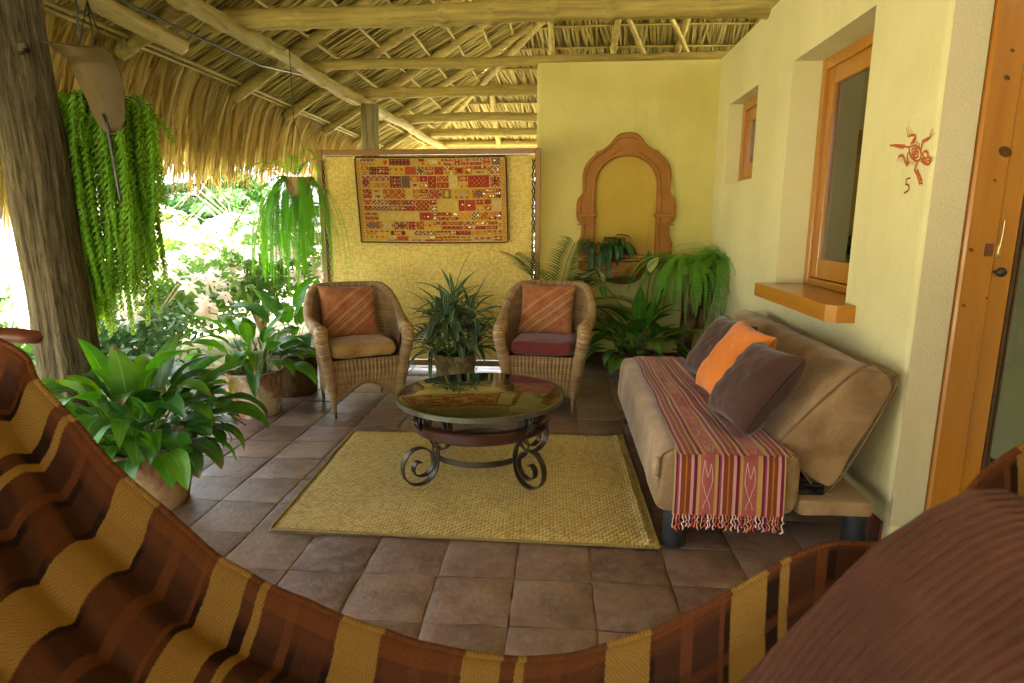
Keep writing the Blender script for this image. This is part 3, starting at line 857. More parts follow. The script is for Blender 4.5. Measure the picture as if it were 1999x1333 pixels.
m_rug = weave_mat('reed_mat', (.36, .26, .075), (.53, .40, .135), (.64, .51, .21), 105, 80, .6, .9)
m_screenmat = weave_mat('woven_palm_mat', (.50, .35, .055), (.66, .48, .10), (.76, .59, .17), 72, 78, .5, .55, True)

# floor mat
rug = thing('floor_mat', 'pale woven reed mat on the tiles under the glass table', 'mat', (-.45, 3.18, 0))
rg = M()
c4 = [(-1.31, 2.515), (.454, 2.478), (.437, 3.906), (-1.371, 3.862)]
def rugf(u, v, dz=0.0):
    a = Vector(c4[0]).lerp(Vector(c4[1]), u); b = Vector(c4[3]).lerp(Vector(c4[2]), u); p = a.lerp(b, v)
    e = min(u, 1 - u, v, 1 - v)
    z = .011 + .004 * nz(p.x * 3, p.y * 3) + .003 * nz(p.x * 9, p.y * 4, 3)
    if e < .012: z = .004 + max(0, .004 * nz(p.x * 6, p.y * 6, 8)); 
    if u > .965: z += .008 * (1 + nz(v * 14, 3))
    p = p + Vector((.004 * nz(p.y * 8, 1), .004 * nz(p.x * 8, 2)))
    return (p.x, p.y, z + dz)
rg.grid(rugf, 110, 90)
rg.grid(lambda u, v: rugf(u, v, -.0075) if min(u, 1 - u, v, 1 - v) > .001 else (*rugf(u, v)[:2], .0008), 40, 30)
rg.obj('mat_weave', m_rug, rug)
ed = M(); q = 0
for (a, b) in ((c4[0], c4[1]), (c4[0], c4[3]), (c4[1], c4[2])):
    L = (Vector(b) - Vector(a)).length; n = int(L / .012)
    for i in range(n):
        p = Vector(a).lerp(Vector(b), (i + .5) / n)
        ed.tube([(p.x - .004, p.y - .006, .006), (p.x, p.y, .013), (p.x + .004, p.y + .006, .005)], .0045, 4)
o = ed.obj('edge_binding', m_rug, rug); o['kind'] = 'stuff'

# ------------------------------------------------------------------ glass table
tb = thing('coffee_table', 'round glass topped coffee table on dark wrought iron scroll legs', 'table', (-.425, 3.26, .012))
cx, cy = -.425, 3.26
g = M(); g.lathe([(.0001, .455), (.44, .455), (.447, .459), (.447, .465), (.44, .468), (.0001, .468)], 72, (cx, cy, 0)); g.obj('glass_top', m_tableglass, tb, auto=30)
g = M(); g.lathe([(.448, .441), (.461, .441), (.4615, .466), (.4495, .466), (.448, .441)], 80, (cx, cy, 0))
m_rim = simple('brushed_rim', (.10, .10, .07), (.17, .17, .12), 12, .3, .6, .1, 60, .001, metal=.6)
g.obj('rim', m_rim, tb, auto=30)
m_ap = wood('dark_red_wood', (.026, .009, .006), (.062, .020, .013), 0, 4, .28, .4)
g = M(); g.lathe([(.335, .296), (.372, .290), (.380, .300), (.382, .345), (.372, .352), (.335, .352), (.335, .296)], 72, (cx, cy, 0)); g.obj('apron_ring', m_ap, tb, auto=30)
g = M(); g.lathe([(.31, .325), (.336, .328), (.336, .336), (.31, .334), (.31, .325)], 48, (cx, cy, 0)); g.obj('lower_ring', m_metal_dark, tb, auto=30)
def leg_profile():
    pts = []
    # top scroll -> S -> bottom scroll, (r, z)
    for k in range(15):
        a = k / 14; ang = math.pi * (2.2 - 2.6 * a); rr = .012 + .022 * a
        pts.append((.395 + rr * math.cos(ang), .405 + rr * math.sin(ang)))
    S = smooth_poly([pts[-1], (.425, .365), (.385, .315), (.330, .265), (.292, .215), (.279, .165), (.283, .118)], 4)
    pts += S[1:]
    cr, cz = .388, .118
    for k in range(1, 40):
        a = k / 39; ang = math.pi + a * 3.55 * math.pi * 1.0
        rr = .105 - .086 * max(0, (a - .38)) / .62 if a > .38 else .105
        pts.append((cr + rr * math.cos(ang), cz + rr * math.sin(ang)))
    return pts
LP = leg_profile()
for a in (222, 318, 42, 138):
    ca, sa = math.cos(R(a)), math.sin(R(a))
    g = M(); g.ribbon([(cx + r * ca, cy + r * sa, z + .0165) for r, z in LP], .034, .007, (-sa, ca, 0)); g.obj('leg', m_metal_dark, tb, auto=40)
g = M(); g.lathe([(.268, .135), (.275, .135), (.275, .165), (.268, .165), (.268, .135)], 64, (cx, cy, 0)); g.obj('stretcher_ring', m_metal_dark, tb, auto=30)
for a in (222, 318, 42, 138):
    ca, sa = math.cos(R(a)), math.sin(R(a)); g = M(); g.box((cx + .383 * ca - .02, cy + .383 * sa - .02, .34), (cx + .383 * ca + .02, cy + .383 * sa + .02, .43), .01, R(a)); g.obj('bracket', m_metal_dark, tb)

# ------------------------------------------------------------------ wicker armchairs
m_wicker = None
def wickermat():
    k = NT('wicker'); tc = k.t.nodes.new('ShaderNodeTexCoord'); sp = k.t.nodes.new('ShaderNodeSeparateXYZ'); k.t.links.new(tc.outputs['UV'], sp.inputs[0])
    row = k.math('FLOOR', k.math('MULTIPLY', sp.outputs[1], 1 / .009))
    wn_ = k.n('ShaderNodeTexWhiteNoise'); wn_.noise_dimensions = '1D'; k.set(wn_.inputs['W'], row)
    f = k.math('MULTIPLY_ADD', wn_.outputs[0], .45, k.math('MULTIPLY', k.noise(k.coord('Object'), 14, 5), .65))
    c = k.ramp(f, [(.2, (.20, .115, .045)), (.55, (.36, .225, .095)), (.9, (.48, .325, .15))])
    # round strands, 9 mm rows
    h = k.math('ABSOLUTE', k.math('SINE', k.math('MULTIPLY', sp.outputs[1], math.pi / .009)))
    h2 = k.math('SINE', k.math('ADD', k.math('MULTIPLY', sp.outputs[0], 2 * math.pi / .03), k.math('MULTIPLY', row, math.pi)))
    return k.done(k.bsdf(c, .5, .45, 0, k.bump(k.math('ADD', h, k.math('MULTIPLY', h2, .4)), .8, .005)))
m_wicker = wickermat()
def sstep(a, b, x):
    t = min(1, max(0, (x - a) / (b - a))); return t * t * (3 - 2 * t)
raw = [(-.335, -.27), (-.36, -.12), (-.372, .02)] + [(-.372 * math.cos(a), .02 + .335 * math.sin(a)) for a in [k * math.pi / 16 for k in range(1, 16)]] + [(.372, .02), (.36, -.12), (.335, -.27)]
NU = 221
plan, PL = resample(raw, NU)
def rim_h(c): return .905 - .235 * sstep(.30, .74, c) - .035 * sstep(.74, 1.0, c)
def sc_at(z):
    if z > .45: return .90 + .14 * ((z - .45) / .45) ** .8
    return .77 + .13 * max(0, (z - .10) / .35) ** .8
def weave_h(s_, z): 
    return .0022 * math.sin(2 * math.pi * s_ / .03 + math.pi * math.floor(z / .009))
def make_chair(name, label):
    t = thing(name, label, 'armchair', group='wicker armchairs behind the glass table')
    sh = M(); NV = 120
    def shell(u, v):
        i = min(int(u * (NU - 1) + .5), NU - 1); p = plan[i]; c = abs(u - .5) * 2
        zt = rim_h(c); a = math.atan2(p.y - .02, p.x)
        zb = .115 + (.13 * math.cos(u * PL / .62 * math.pi) ** 2 if True else 0)
        z = zt + (zb - zt) * v
        s_ = sc_at(z) ; d = Vector((p.x, p.y - .02)).normalized()
        rib = .004 * abs(math.sin(math.pi * u * PL / .03))
        h = rib + weave_h(u * PL, z)
        return (p.x * s_ + d.x * h, p.y * s_ + d.y * h, z)
    sh.grid(shell, NU, NV)
    sh.uv = [(uu * PL, shell_v) for (uu, shell_v) in [(a, p[2]) for (a, b), p in zip(sh.uv, sh.v)]]
    sh.obj('shell', m_wicker, t, world=False)
    ins = M()
    def inner(u, v):
        i = min(int(u * (NU - 1) + .5), NU - 1); p = plan[i]; c = abs(u - .5) * 2
        z = rim_h(c) + (.40 - rim_h(c)) * v; s_ = sc_at(z) - .07
        h = .003 * abs(math.sin(math.pi * u * PL / .03)) + weave_h(u * PL, z)
        return (p.x * s_ * (1 - h), p.y * s_ * (1 - h), z)
    ins.grid(inner, NU, 60); ins.uv = [(a * PL, p[2]) for (a, b), p in zip(ins.uv, ins.v)]
    ins.obj('inside_weave', m_wicker, t, world=False)
    # thick wrapped rim, running down into the two arm fronts
    path = []; rad = []
    for i in range(0, NU, 2):
        c = abs(i / (NU - 1) - .5) * 2; z = rim_h(c); s_ = sc_at(z) + .012
        path.append((plan[i].x * s_, plan[i].y * s_, z)); rad.append(.036 + .016 * sstep(.55, 1, c))
    def front(sg): return [(sg * .338, -.292, .632), (sg * .337, -.318, .60), (sg * .334, -.325, .56), (sg * .322, -.318, .50), (sg * .306, -.306, .43), (sg * .290, -.296, .33), (sg * .275, -.288, .22), (sg * .262, -.278, .115)]
    fr_r = [.053, .053, .051, .048, .046, .043, .037, .022]
    allp = list(reversed(front(-1))) + path + front(1); allr = list(reversed(fr_r)) + rad + fr_r
    pp, LL = resample(allp, 420)
    LL2 = [0]
    for a, b in zip(allp, allp[1:]): LL2.append(LL2[-1] + (Vector(b) - Vector(a)).length)
    rr = [float(np.interp(LL * i / 419, LL2, allr)) for i in range(420)]
    rr = [r + .0022 * math.sin(i * 2.1) for i, r in enumerate(rr)]
    rm = M(); rm.tube(pp, rr, 18); rm.uv = [(a * .22, b) for a, b in rm.uv]
    rm.obj('arm_roll', m_wicker, t, world=False)
    # front skirt with bulging ribs and an arched lower edge
    sk = M()
    def skirt(u, v):
        x = -.285 + .57 * u; zt = .425; zb = .118 + .125 * (math.cos((u - .5) * math.pi)) ** 1.4
        z = zt + (zb - zt) * v; k_ = .95 + .05 * (z / .42) 
        rib = .011 * abs(math.sin(math.pi * x / .031)) * (1 - .5 * sstep(.45, .6, v))
        return (x * (.88 + .12 * sstep(.1, .42, z)), -.268 - .028 * math.sin(math.pi * min(1, v * 1.15)) * 1.0 - rib - weave_h(x, z), z)
    sk.grid(skirt, 190, 80); sk.uv = [(p[0], p[2]) for p in sk.v]
    sk.obj('front_skirt', m_wicker, t, world=False)
    er = M(); er.tube([(p[0], p[1] - .004, p[2]) for p in [skirt(i / 40, 1.0) for i in range(41)]], .009, 8); er.obj('skirt_edging', m_wicker, t, world=False)
    dk = M(); dk.box((-.29, -.27, .40), (.29, .27, .425), .01); dk.obj('seat_deck', m_wicker, t, world=False)
    m_cleg = simple('chair_leg_wood', (.20, .12, .05), (.30, .19, .09), 20, .5)
    for sx, sy in ((-1, -1), (1, -1), (-1, 1), (1, 1)):
        lg = M(); lg.tube([(sx * .265, sy * .275, .40), (sx * .262, sy * .278, .13), (sx * .258, sy * .284, 0)], [.02, .019, .013], 12); lg.obj('leg', m_cleg, t, world=False)
    return t
def copy_thing(t, label=None):
    c = t.copy(); col.objects.link(c)
    if label: c['label'] = label
    for ch in list(t.children):
        d = ch.copy(); col.objects.link(d); d.parent = c
        for g_ in list(ch.children):
            e_ = g_.copy(); col.objects.link(e_); e_.parent = d
    return c
chair = make_chair('wicker_armchair', 'wicker armchair with a tan seat cushion, turned toward the table')
chair.location = (-1.525, 4.49, .001); chair.rotation_euler[2] = R(30); chair.scale = (.92, .96, .985)
chair2 = copy_thing(chair, 'wicker armchair with a maroon seat cushion, nearer the sofa')
chair2.scale = (.92, .96, .985); chair2.location = (-.085, 4.68, .001); chair2.rotation_euler[2] = R(-7)

def cushion_box(m, w, d, h, e=.035, n=22, puff=.012, seed=0, wr=.004):
    """rounded, slightly puffed box centred on x,y, from z=0"""
    def f(u, v):
        a = -math.pi + 2 * math.pi * u; b = -math.pi / 2 + math.pi * v
        def sp_(c, p): return math.copysign(abs(c) ** p, c)
        x = sp_(math.cos(b), .22) * sp_(math.cos(a), .22); y = sp_(math.cos(b), .22) * sp_(math.sin(a), .22); z = sp_(math.sin(b), .45)
        k_ = 1 + puff * 2 * (1 - abs(z))
        zz = z * h / 2 + (puff if z > 0 else -puff * .2) * (1 - x * x) * (1 - y * y) * abs(z)
        zz += wr * nz(x * 3, y * 3, seed + z)
        return (x * w / 2 * k_ + wr * nz(y * 4, z * 3, seed), y * d / 2 * k_ + wr * nz(x * 4, z * 3, seed + 2), zz + h / 2)
    m.grid(f, 96, 40, True)
m_tan = simple('worn_tan_velvet', (.25, .13, .03), (.46, .29, .095), 7, .75, .25, .35, 16, .02, sheen=.3)
m_maroon = simple('maroon_cloth', (.10, .014, .010), (.17, .026, .016), 8, .75, .3, .2, 18, .01, sheen=.3)
for ch, mt, lb, sd_ in ((chair, m_tan, 'worn tan seat cushion on the left wicker armchair', 1), (chair2, m_maroon, 'flat maroon seat cushion on the wicker armchair nearer the sofa', 5)):
    c_ = M(); cushion_box(c_, .465, .50, .105, seed=sd_, wr=.007)
    o = c_.obj('seat_cushion', mt, None)
    tag(o, lb, 'cushion', 'seat cushions on the wicker armchairs')
    o.location = (ch.location.x + .025 * math.sin(ch.rotation_euler[2]), ch.location.y - .025, .424); o.rotation_euler = (0, 0, ch.rotation_euler[2])

def pillow_mesh(w, h, th, seed, crease=.012):
    m = M(); N = 46
    def f(side):
        def g(u, v):
            x = 2 * u - 1; y = 2 * v - 1
            t = max(0, (1 - x ** 4)) ** .5 * max(0, (1 - y ** 4)) ** .5
            ex = 1 - .085 * (1 - abs(y) ** 2.0) * abs(x) ** 3 ; ey = 1 - .085 * (1 - abs(x) ** 2.0) * abs(y) ** 3
            zz = side * (th / 2 * t * (.93 + .10 * nz(x * 1.2, y * 1.2, seed)))
            edge = t ** .5 * (1 - t * .35)
            zz += crease * edge * (nz(x * 2.6 + 3 * y, y * 2.2 - x, seed + side * 3) + .6 * nz(x * 6 - 4 * y, y * 3, seed + side * 5))
            if t < .02: zz = side * .0015
            return (x * ex * w / 2, y * ey * h / 2, zz)
        return g
    m.grid(f(1), N, N)
    b = len(m.v); m.grid(f(-1), N, N)
    m.f = m.f[:(N - 1) ** 2] + [tuple(reversed(q)) for q in m.f[(N - 1) ** 2:]]
    sp_ = M(); 
    return m
def place(o, c, xa, ya):
    """xa: direction of the pillow's width, ya: direction of its height"""
    xa = Vector(xa).normalized(); ya = Vector(ya); ya = (ya - xa * ya.dot(xa)).normalized(); za = xa.cross(ya)
    o.matrix_world = Matrix.Translation(Vector(c)) @ Matrix((xa, ya, za)).transposed().to_4x4()
def diagmat():
    k = NT('rust_striped_cloth'); tc = k.t.nodes.new('ShaderNodeTexCoord'); sp = k.t.nodes.new('ShaderNodeSeparateXYZ'); k.t.links.new(tc.outputs['UV'], sp.inputs[0])
    u, v = sp.outputs[0], sp.outputs[1]
    d = k.math('SUBTRACT', k.math('MULTIPLY', v, .92), k.math('MULTIPLY', u, .80))       # across the stripes
    al = k.math('ADD', k.math('MULTIPLY', v, .9), u)
    base = k.ramp(k.noise(k.coord('UV', (1, 1, 1)), 6, 5), [(.3, (.235, .080, .026)), (.7, (.35, .14, .052))])
    def band(c0, wd): return k.math('LESS_THAN', k.math('ABSOLUTE', k.math('SUBTRACT', d, c0)), wd)
    chain = k.math('GREATER_THAN', k.math('SINE', k.math('MULTIPLY', al, 150)), -.1)
    dots = k.math('GREATER_THAN', k.math('SINE', k.math('MULTIPLY', al, 75)), .2)
    c = base
    for c0 in (-.02, .14 - .36): 
        c = k.mix(k.math('MULTIPLY', band(c0, .022), .9), c, (.08, .035, .016))
        c = k.mix(k.math('MULTIPLY', band(c0, .011), chain), c, (.56, .36, .19))
    for c0 in (.12, .22, -.36, -.46):
        c = k.mix(k.math('MULTIPLY', k.math('MULTIPLY', band(c0, .02), dots), .65), c, (.20, .05, .022))
    for c0 in (.06, -.10, -.29, .3): c = k.mix(k.math('MULTIPLY', band(c0, .03), .35), c, (.55, .27, .13))
    return k.done(k.bsdf(c, .85, .2, 0, k.bump(k.noise(k.coord('UV'), 160, 3), .3, .003), .2))
m_diag = diagmat()
for ch, lb, sd_, dx in ((chair, 'rust pillow with diagonal stripes on the tan seat cushion', 3, -.03), (chair2, 'rust pillow with diagonal stripes on the maroon seat cushion', 8, -.02)):
    a = ch.rotation_euler[2]
    o = pillow_mesh(.44, .42, .15, sd_, .012).obj('pillow', m_diag); tag(o, lb, 'pillow', 'striped pillows on the wicker armchairs')
    rt = Vector((math.cos(a), math.sin(a), 0)); bk = Vector((-math.sin(a), math.cos(a), 0))
    place(o, ch.location + bk * .13 + rt * dx + Vector((0, 0, .715)), rt + Vector((0, 0, -.03)), Vector((0, 0, 1)) + bk * .38)

# ------------------------------------------------------------------ sofa
def suedemat():
    k = NT('brown_suede'); v = k.coord('Object')
    n1 = k.noise(v, 6, 6, .65, .8); n2 = k.noise(v, 2.2, 4)
    c = k.ramp(k.math('MULTIPLY_ADD', n1, .6, k.math('MULTIPLY', n2, .4)), [(.34, (.175, .100, .045)), (.5, (.265, .165, .078)), (.66, (.40, .27, .14))])
    h = k.math('ADD', k.math('MULTIPLY', k.noise(v, 5, 4), 1.0), k.math('MULTIPLY', k.noise(v, 140, 2), .05))
    return k.done(k.bsdf(c, .8, .25, 0, k.bump(h, .3, .02), .35))
m_suede = suedemat()
sofa = thing('sofa_bed', 'brown suede armless sofa bed against the cream wall', 'sofa', (.9, 3.4, 0))
def rounded_prism(m, poly, y0, y1, rad, ny=40, seg=5, wr=.006, seed=0, endr=.035):
    """poly in (x, z); corners rounded; run along y with rounded ends and soft wrinkles"""
    P = [Vector(p) for p in poly]; n = len(P); out = []
    for i in range(n):
        a = P[i - 1]; b = P[i]; c = P[(i + 1) % n]
        d1 = (a - b); d2 = (c - b); r = min(rad, d1.length * .45, d2.length * .45)
        p1 = b + d1.normalized() * r; p2 = b + d2.normalized() * r
        for k in range(seg + 1):
            t = k / seg; out.append((p1 * (1 - t) ** 2 + b * 2 * t * (1 - t) + p2 * t * t))
    # densify
    dn = []
    for i in range(len(out)):
        a = out[i]; b = out[(i + 1) % len(out)]; L = (b - a).length; k_ = max(1, int(L / .025))
        for q in range(k_): dn.append(a.lerp(b, q / k_))
    cen = sum(dn, Vector((0, 0))) / len(dn)
    ts = [0.0]; 
    ys = [y0 + endr * (1 - math.cos(k * math.pi / 2 / 5)) * 1.0 for k in range(6)]
    ins = [endr * (1 - math.sin(k * math.pi / 2 / 5)) for k in range(6)]
    ys += [y0 + endr + (y1 - y0 - 2 * endr) * k / ny for k in range(1, ny)]; ins += [0] * (ny - 1)
    ys += [y1 - endr * (1 - math.sin(k * math.pi / 2 / 5)) for k in range(0, 6)]; ins += [endr * (1 - math.cos(k * math.pi / 2 / 5)) for k in range(6)]
    vs = []; uvs = []; nn = len(dn)
    for y, i_ in zip(ys, ins):
        for p in dn:
            d = (p - cen); L = d.length; q = cen + d * max(.05, (L - i_ * .8) / L)
            w_ = wr * (nz(p.x * 5, y * 5, seed + p.y * 5) + .5 * nz(p.x * 14, y * 9, seed + p.y * 13))
            q = q + d.normalized() * w_
            vs.append((q.x, y, q.y)); uvs.append((y, p.x + p.y))
    fs = []
    for j in range(len(ys) - 1):
        for i in range(nn): fs.append((j * nn + i, (j + 1) * nn + i, (j + 1) * nn + (i + 1) % nn, j * nn + (i + 1) % nn))
    b = len(vs); vs += [(cen.x, ys[0] + .0, cen.y), (cen.x, ys[-1], cen.y)]; uvs += [(0, 0), (0, 0)]
    for i in range(nn):
        fs.append((b, i, (i + 1) % nn)); fs.append((b + 1, (len(ys) - 1) * nn + (i + 1) % nn, (len(ys) - 1) * nn + i))
    m.add(vs, fs, uvs)
    return dn
SY0, SY1 = 2.50, 4.30
sp = M(); rounded_prism(sp, [(.425, .165), (1.03, .165), (1.03, .44), (.90, .455), (.455, .455)], SY0, SY1, .06, 50, 5, .006, 2); sp.obj('seat', m_suede, sofa, recalc=True)
bk_poly = [(.945, .465), (1.06, .335), (1.19, .255), (1.405, .715), (1.375, .785), (1.25, .80)]
sp = M(); rounded_prism(sp, bk_poly, SY0 + .075, SY1 + .02, .045, 50, 5, .009, 7, .018); back_o = sp.obj('backrest', m_suede, sofa, recalc=True)
sp = M(); rounded_prism(sp, [(1.031, .165), (1.345, .165), (1.345, .232), (1.031, .236)], SY0 + .01, SY1, .02, 30, 3, .003, 9, .02); sp.obj('rear_platform', m_suede, sofa, recalc=True)
pp = M()
ring = [Vector(p) for p in bk_poly]; cen = sum(ring, Vector((0, 0))) / 6
for yy in (SY0 + .079,):
    q = [cen + (p - cen) * .985 for p in ring]; q.append(q[0]); q = smooth_poly([tuple(p) for p in q], 5)
    pp.tube([(p[0], yy, p[1]) for p in q], .005, 6)
sq = smooth_poly([(.462, .185), (.448, .22), (.445, .39), (.475, .438), (.55, .452), (.88, .452), (1.0, .432), (1.022, .40), (1.022, .185)], 5)
pp.tube([(p[0], SY0 + .012, p[1]) for p in sq], .0042, 6)
link('piping', pp.mesh('piping', simple('seam_piping', (.14, .08, .04), (.2, .12, .06), 20, .8), True, (.9, 3.4, 0)), back_o)
tb_ = M(); tb_.ribbon([(.437, 2.508, .415), (.424, 2.498, .40), (.419, 2.494, .37), (.424, 2.498, .335), (.437, 2.508, .32)], .022, .005, (.7, -.7, 0)); tb_.obj('pull_tab', m_suede, sofa)
hg = M(); hg.box((1.04, SY0 + .06, .237), (1.16, SY0 + .10, .285), .006); hg.box((1.02, SY0 + .1, .3), (1.10, SY0 + .13, .36), .006); hg.obj('hinge', m_black, sofa)
for (x, y) in ((.525, 2.545), (1.29, 2.545), (.525, 4.2), (1.29, 4.2)):
    lg = M(); lg.lathe([(.0001, 0), (.048, 0), (.05, .004), (.05, .17), (.0001, .17)], 28, (x, y, .001)); lg.obj('leg', m_black, sofa, auto=40)

# striped throw on the seat, hanging over the near end
def stripemat():
    k = NT('striped_throw'); tc = k.t.nodes.new('ShaderNodeTexCoord'); sp_ = k.t.nodes.new('ShaderNodeSeparateXYZ'); k.t.links.new(tc.outputs['UV'], sp_.inputs[0])
    cream = (.52, .36, .16); cri = (.19, .012, .035); mau = (.28, .06, .10); pink = (.60, .33, .31); rust = (.24, .055, .016); ora = (.46, .16, .028); rose = (.43, .11, .095); yel = (.50, .32, .09); dk = (.10, .02, .03)
    grp = [(0, cri), (.018, mau), (.034, pink), (.05, rust), (.086, ora), (.105, rust), (.137, pink), (.165, cri)]
    st = [(0, cream)]
    for off, tail in ((.012, True), (.395, True), (.795, False)):
        for p_, c_ in grp: st.append((off + p_, c_))
        e_ = off + .196
        if tail: st += [(e_, yel), (e_ + .028, rose), (e_ + .160, yel)]
        else: st += [(.988, cream)]
    c = k.ramp(sp_.outputs[0], st[:32], 'CONSTANT')
    n = k.noise(k.coord('UV', (90, 6, 1)), 4, 3)
    c = k.mix(k.math('MULTIPLY', n, .35), c, (.16, .05, .03), 'MULTIPLY')
    rib = k.math('SINE', k.math('MULTIPLY', sp_.outputs[0], 900))
    return k.done(k.bsdf(c, .9, .15, 0, k.bump(k.math('ADD', k.math('MULTIPLY', rib, .3), k.noise(k.coord('UV', (90, 160, 1)), 6, 2)), .35, .003), .25))
m_throw = stripemat()
throw = thing('striped_throw', 'red and orange striped woven throw with fringe draped along the sofa seat', 'blanket', (.75, 3.3, .46))
# path along v: far end of the seat -> near edge -> down the end face
TL = [(4.27, .464), (2.56, .466), (2.522, .46), (2.502, .445), (2.490, .42), (2.484, .36), (2.482, .165)]
tl_pts, TLL = resample([(a, b) for a, b in smooth_poly(TL, 5)], 160)
def throwf(u, v, lift=0.0):
    i = min(int(v * 159 + .5), 159); p = tl_pts[i]
    far = sstep(.0, 1.0, v)
    xl = .535 + (.500 - .535) * far + .012 * nz(v * 6, 1); xr = .905 + (.965 - .905) * far + .012 * nz(v * 5, 4)
    if v < .45: xr -= .03 * (1 - v / .45)
    x = xl + (xr - xl) * u
    wv = .006 * nz(u * 5, v * 9, 2) + .004 * nz(u * 12, v * 5, 7)
    hang = sstep(2.5, 2.46, p.x)
    z = p.y + (wv + .004) * (1 - hang) + lift * (1 - hang); y = p.x - (abs(wv) * 1.2 + .006 * math.sin(u * 17) ** 2 + .004 + lift) * hang
    return (x, y, z)
tm_ = M(); tm_.grid(throwf, 60, 160); cloth = tm_.obj('cloth', m_throw, throw)
# woven motifs: flat white threads 1 mm proud of the cloth
m_thread = simple('white_thread', (.56, .42, .34), (.64, .5, .42), 60, .9, bump=0)
def motif(*lines, wdt=.0024):
    mo = M()
    for pts in lines:
        dn, L = resample(pts, max(2, int(sum((Vector(b) - Vector(a)).length for a, b in zip(pts, pts[1:])) * 60) + 2))
        V3 = [Vector(throwf(p.x, p.y, .0016)) for p in dn]
        for a, b in zip(V3, V3[1:]):
            d = (b - a)
            if d.length < 1e-6: continue
            nrm = Vector((0, 0, 1)) if abs(d.z) < abs(d.y) + abs(d.x) * .3 else Vector((0, -1, 0))
            sd = d.cross(nrm).normalized() * wdt / 2
            mo.add([a - sd, a + sd, b + sd, b - sd], [(0, 1, 2, 3)])
    link('woven_motif', mo.mesh('woven_motif', m_thread, False, (.75, 3.3, .46)), cloth)
for uc in (.303, .686):
    v0 = .903; kq = .64
    def mv(L_): return [(uc + a, v0 + b * kq) for a, b in L_]
    motif(mv([(-.047, .03), (-.030, -.012), (-.018, .012), (0, .035), (.018, .012), (.030, -.012), (.047, .03), (.047, .05), (0, .10), (-.034, .128)]), mv([(-.047, .03), (-.047, .05), (0, .10), (.034, .128)]))
    motif(*[[(uc - .04 + q * .016, .828 - q * .002), (uc - .04 + q * .016, .855 + q * .003)] for q in range(6)], wdt=.0018)
    v = .78
    kinds = 0
    def dia(a, b, w_, h_): return [(uc + a - w_, v + b), (uc + a, v + b - h_), (uc + a + w_, v + b), (uc + a, v + b + h_), (uc + a - w_, v + b)]
    while v > .05:
        s_ = .027
        if kinds % 3 == 0: motif(dia(0, 0, .05, s_), dia(0, 0, .02, .01), wdt=.0018)
        elif kinds % 3 == 1: motif([(uc - .05, v - s_), (uc + .05, v + s_)], [(uc + .05, v - s_), (uc - .05, v + s_)], wdt=.0018)
        else: motif(*[dia(a, b, .02, .01) for (a, b) in ((-.022, -.011), (.022, -.011), (-.022, .011), (.022, .011))], wdt=.0016)
        kinds += 1; v -= .075
fcols = [simple('fringe_pink', (.55, .25, .24), (.62, .32, .3), 60, .9), simple('fringe_crimson', (.36, .05, .07), (.45, .08, .1), 60, .9), simple('fringe_orange', (.50, .15, .05), (.58, .2, .06), 60, .9), simple('fringe_cream', (.62, .47, .3), (.7, .55, .38), 60, .9)]
rf = random.Random(3)
for i in range(36):
    u = (i + .5 + rf.uniform(-.2, .2)) / 36; x, y, z = throwf(u, 1.0); L = rf.uniform(.05, .075)
    f_ = M(); pts = [(x, y - .001, z + .006)] + [(x + .004 * math.sin(k * 1.9 + i) + rf.uniform(-.004, .004), y - .002 + .003 * math.cos(k * 1.7), z - L * k / 7) for k in range(1, 8)]
    f_.tube(pts, [.003, .0036, .0026, .0036, .0026, .0034, .0044, .002], 6); f_.obj('tassel', fcols[(0, 2, 1, 3, 0, 0, 1, 2)[i % 8]], throw)

# pillows on the sofa
def velvet(name, c1, c2, sheen=.4): return simple(name, c1, c2, 5, .85, .2, .25, 20, .012, sheen=sheen)
m_brownp = velvet('brown_pillow_cloth', (.050, .022, .016), (.072, .034, .025), .3); m_orange = velvet('orange_velvet', (.55, .145, .018), (.70, .21, .03), .3)
for nm, mt, c_, xa, ya, sz, lb, sd_ in (
    ('pillow', m_brownp, (.90, 2.79, .66), (.13, -.85, .0), (.60, .06, .80), (.38, .42, .21), 'dark brown pillow nearest the front end of the sofa', 21),
    ('pillow', m_orange, (.915, 3.19, .678), (.08, -.85, -.05), (.56, .05, .85), (.40, .44, .17), 'bright orange velvet pillow between two brown ones', 31),
    ('pillow', m_brownp, (.94, 3.58, .665), (.12, -.9, .0), (.58, .06, .80), (.42, .42, .18), 'dark brown pillow at the far end of the sofa, behind the orange one', 41)):
    o = pillow_mesh(*sz, sd_, .009).obj(nm, mt); tag(o, lb, 'pillow', 'pillows leaning on the sofa backrest'); place(o, c_, xa, ya)

# ------------------------------------------------------------------ woven screen with a patchwork hanging
scr = thing('folding_screen', 'woven palm mat screen laced into a brown wooden frame', 'screen', (-1.18, 5.72, 0))
m_sfr = wood('screen_frame_wood', (.19, .088, .015), (.31, .16, .032), 0, 3, .5, .1); m_sfz = wood('screen_post_wood', (.19, .088, .015), (.31, .16, .032), 2, 3, .5, .1)
for x in (-2.215, -.200):
    p_ = M(); p_.box((x - .026, 5.695, .0), (x + .026, 5.745, 2.045), .005); p_.obj('frame_post', m_sfz, scr, smooth=False)
p_ = M(); p_.box((-2.188, 5.698, 1.995), (-.227, 5.742, 2.043), .005); p_.obj('top_rail', m_sfr, scr, smooth=False)
p_ = M(); p_.box((-2.188, 5.698, .03), (-.227, 5.742, .085), .005); p_.obj('bottom_rail', m_sfr, scr, smooth=False)
mm = M()
def smat(u, v, o=0):
    e = .006 * math.sin(v * 40) * (1 if u in (0, 1) else 0)
    return (-2.184 + 1.954 * u + e, 5.712 - .012 * nz(u * 3, v * 3) - .004 * nz(u * 9, v * 8, 2) + o, 0.092 + 1.898 * v)
mm.grid(smat, 60, 60); mm.grid(lambda u, v: smat(u, v, .008), 20, 20)
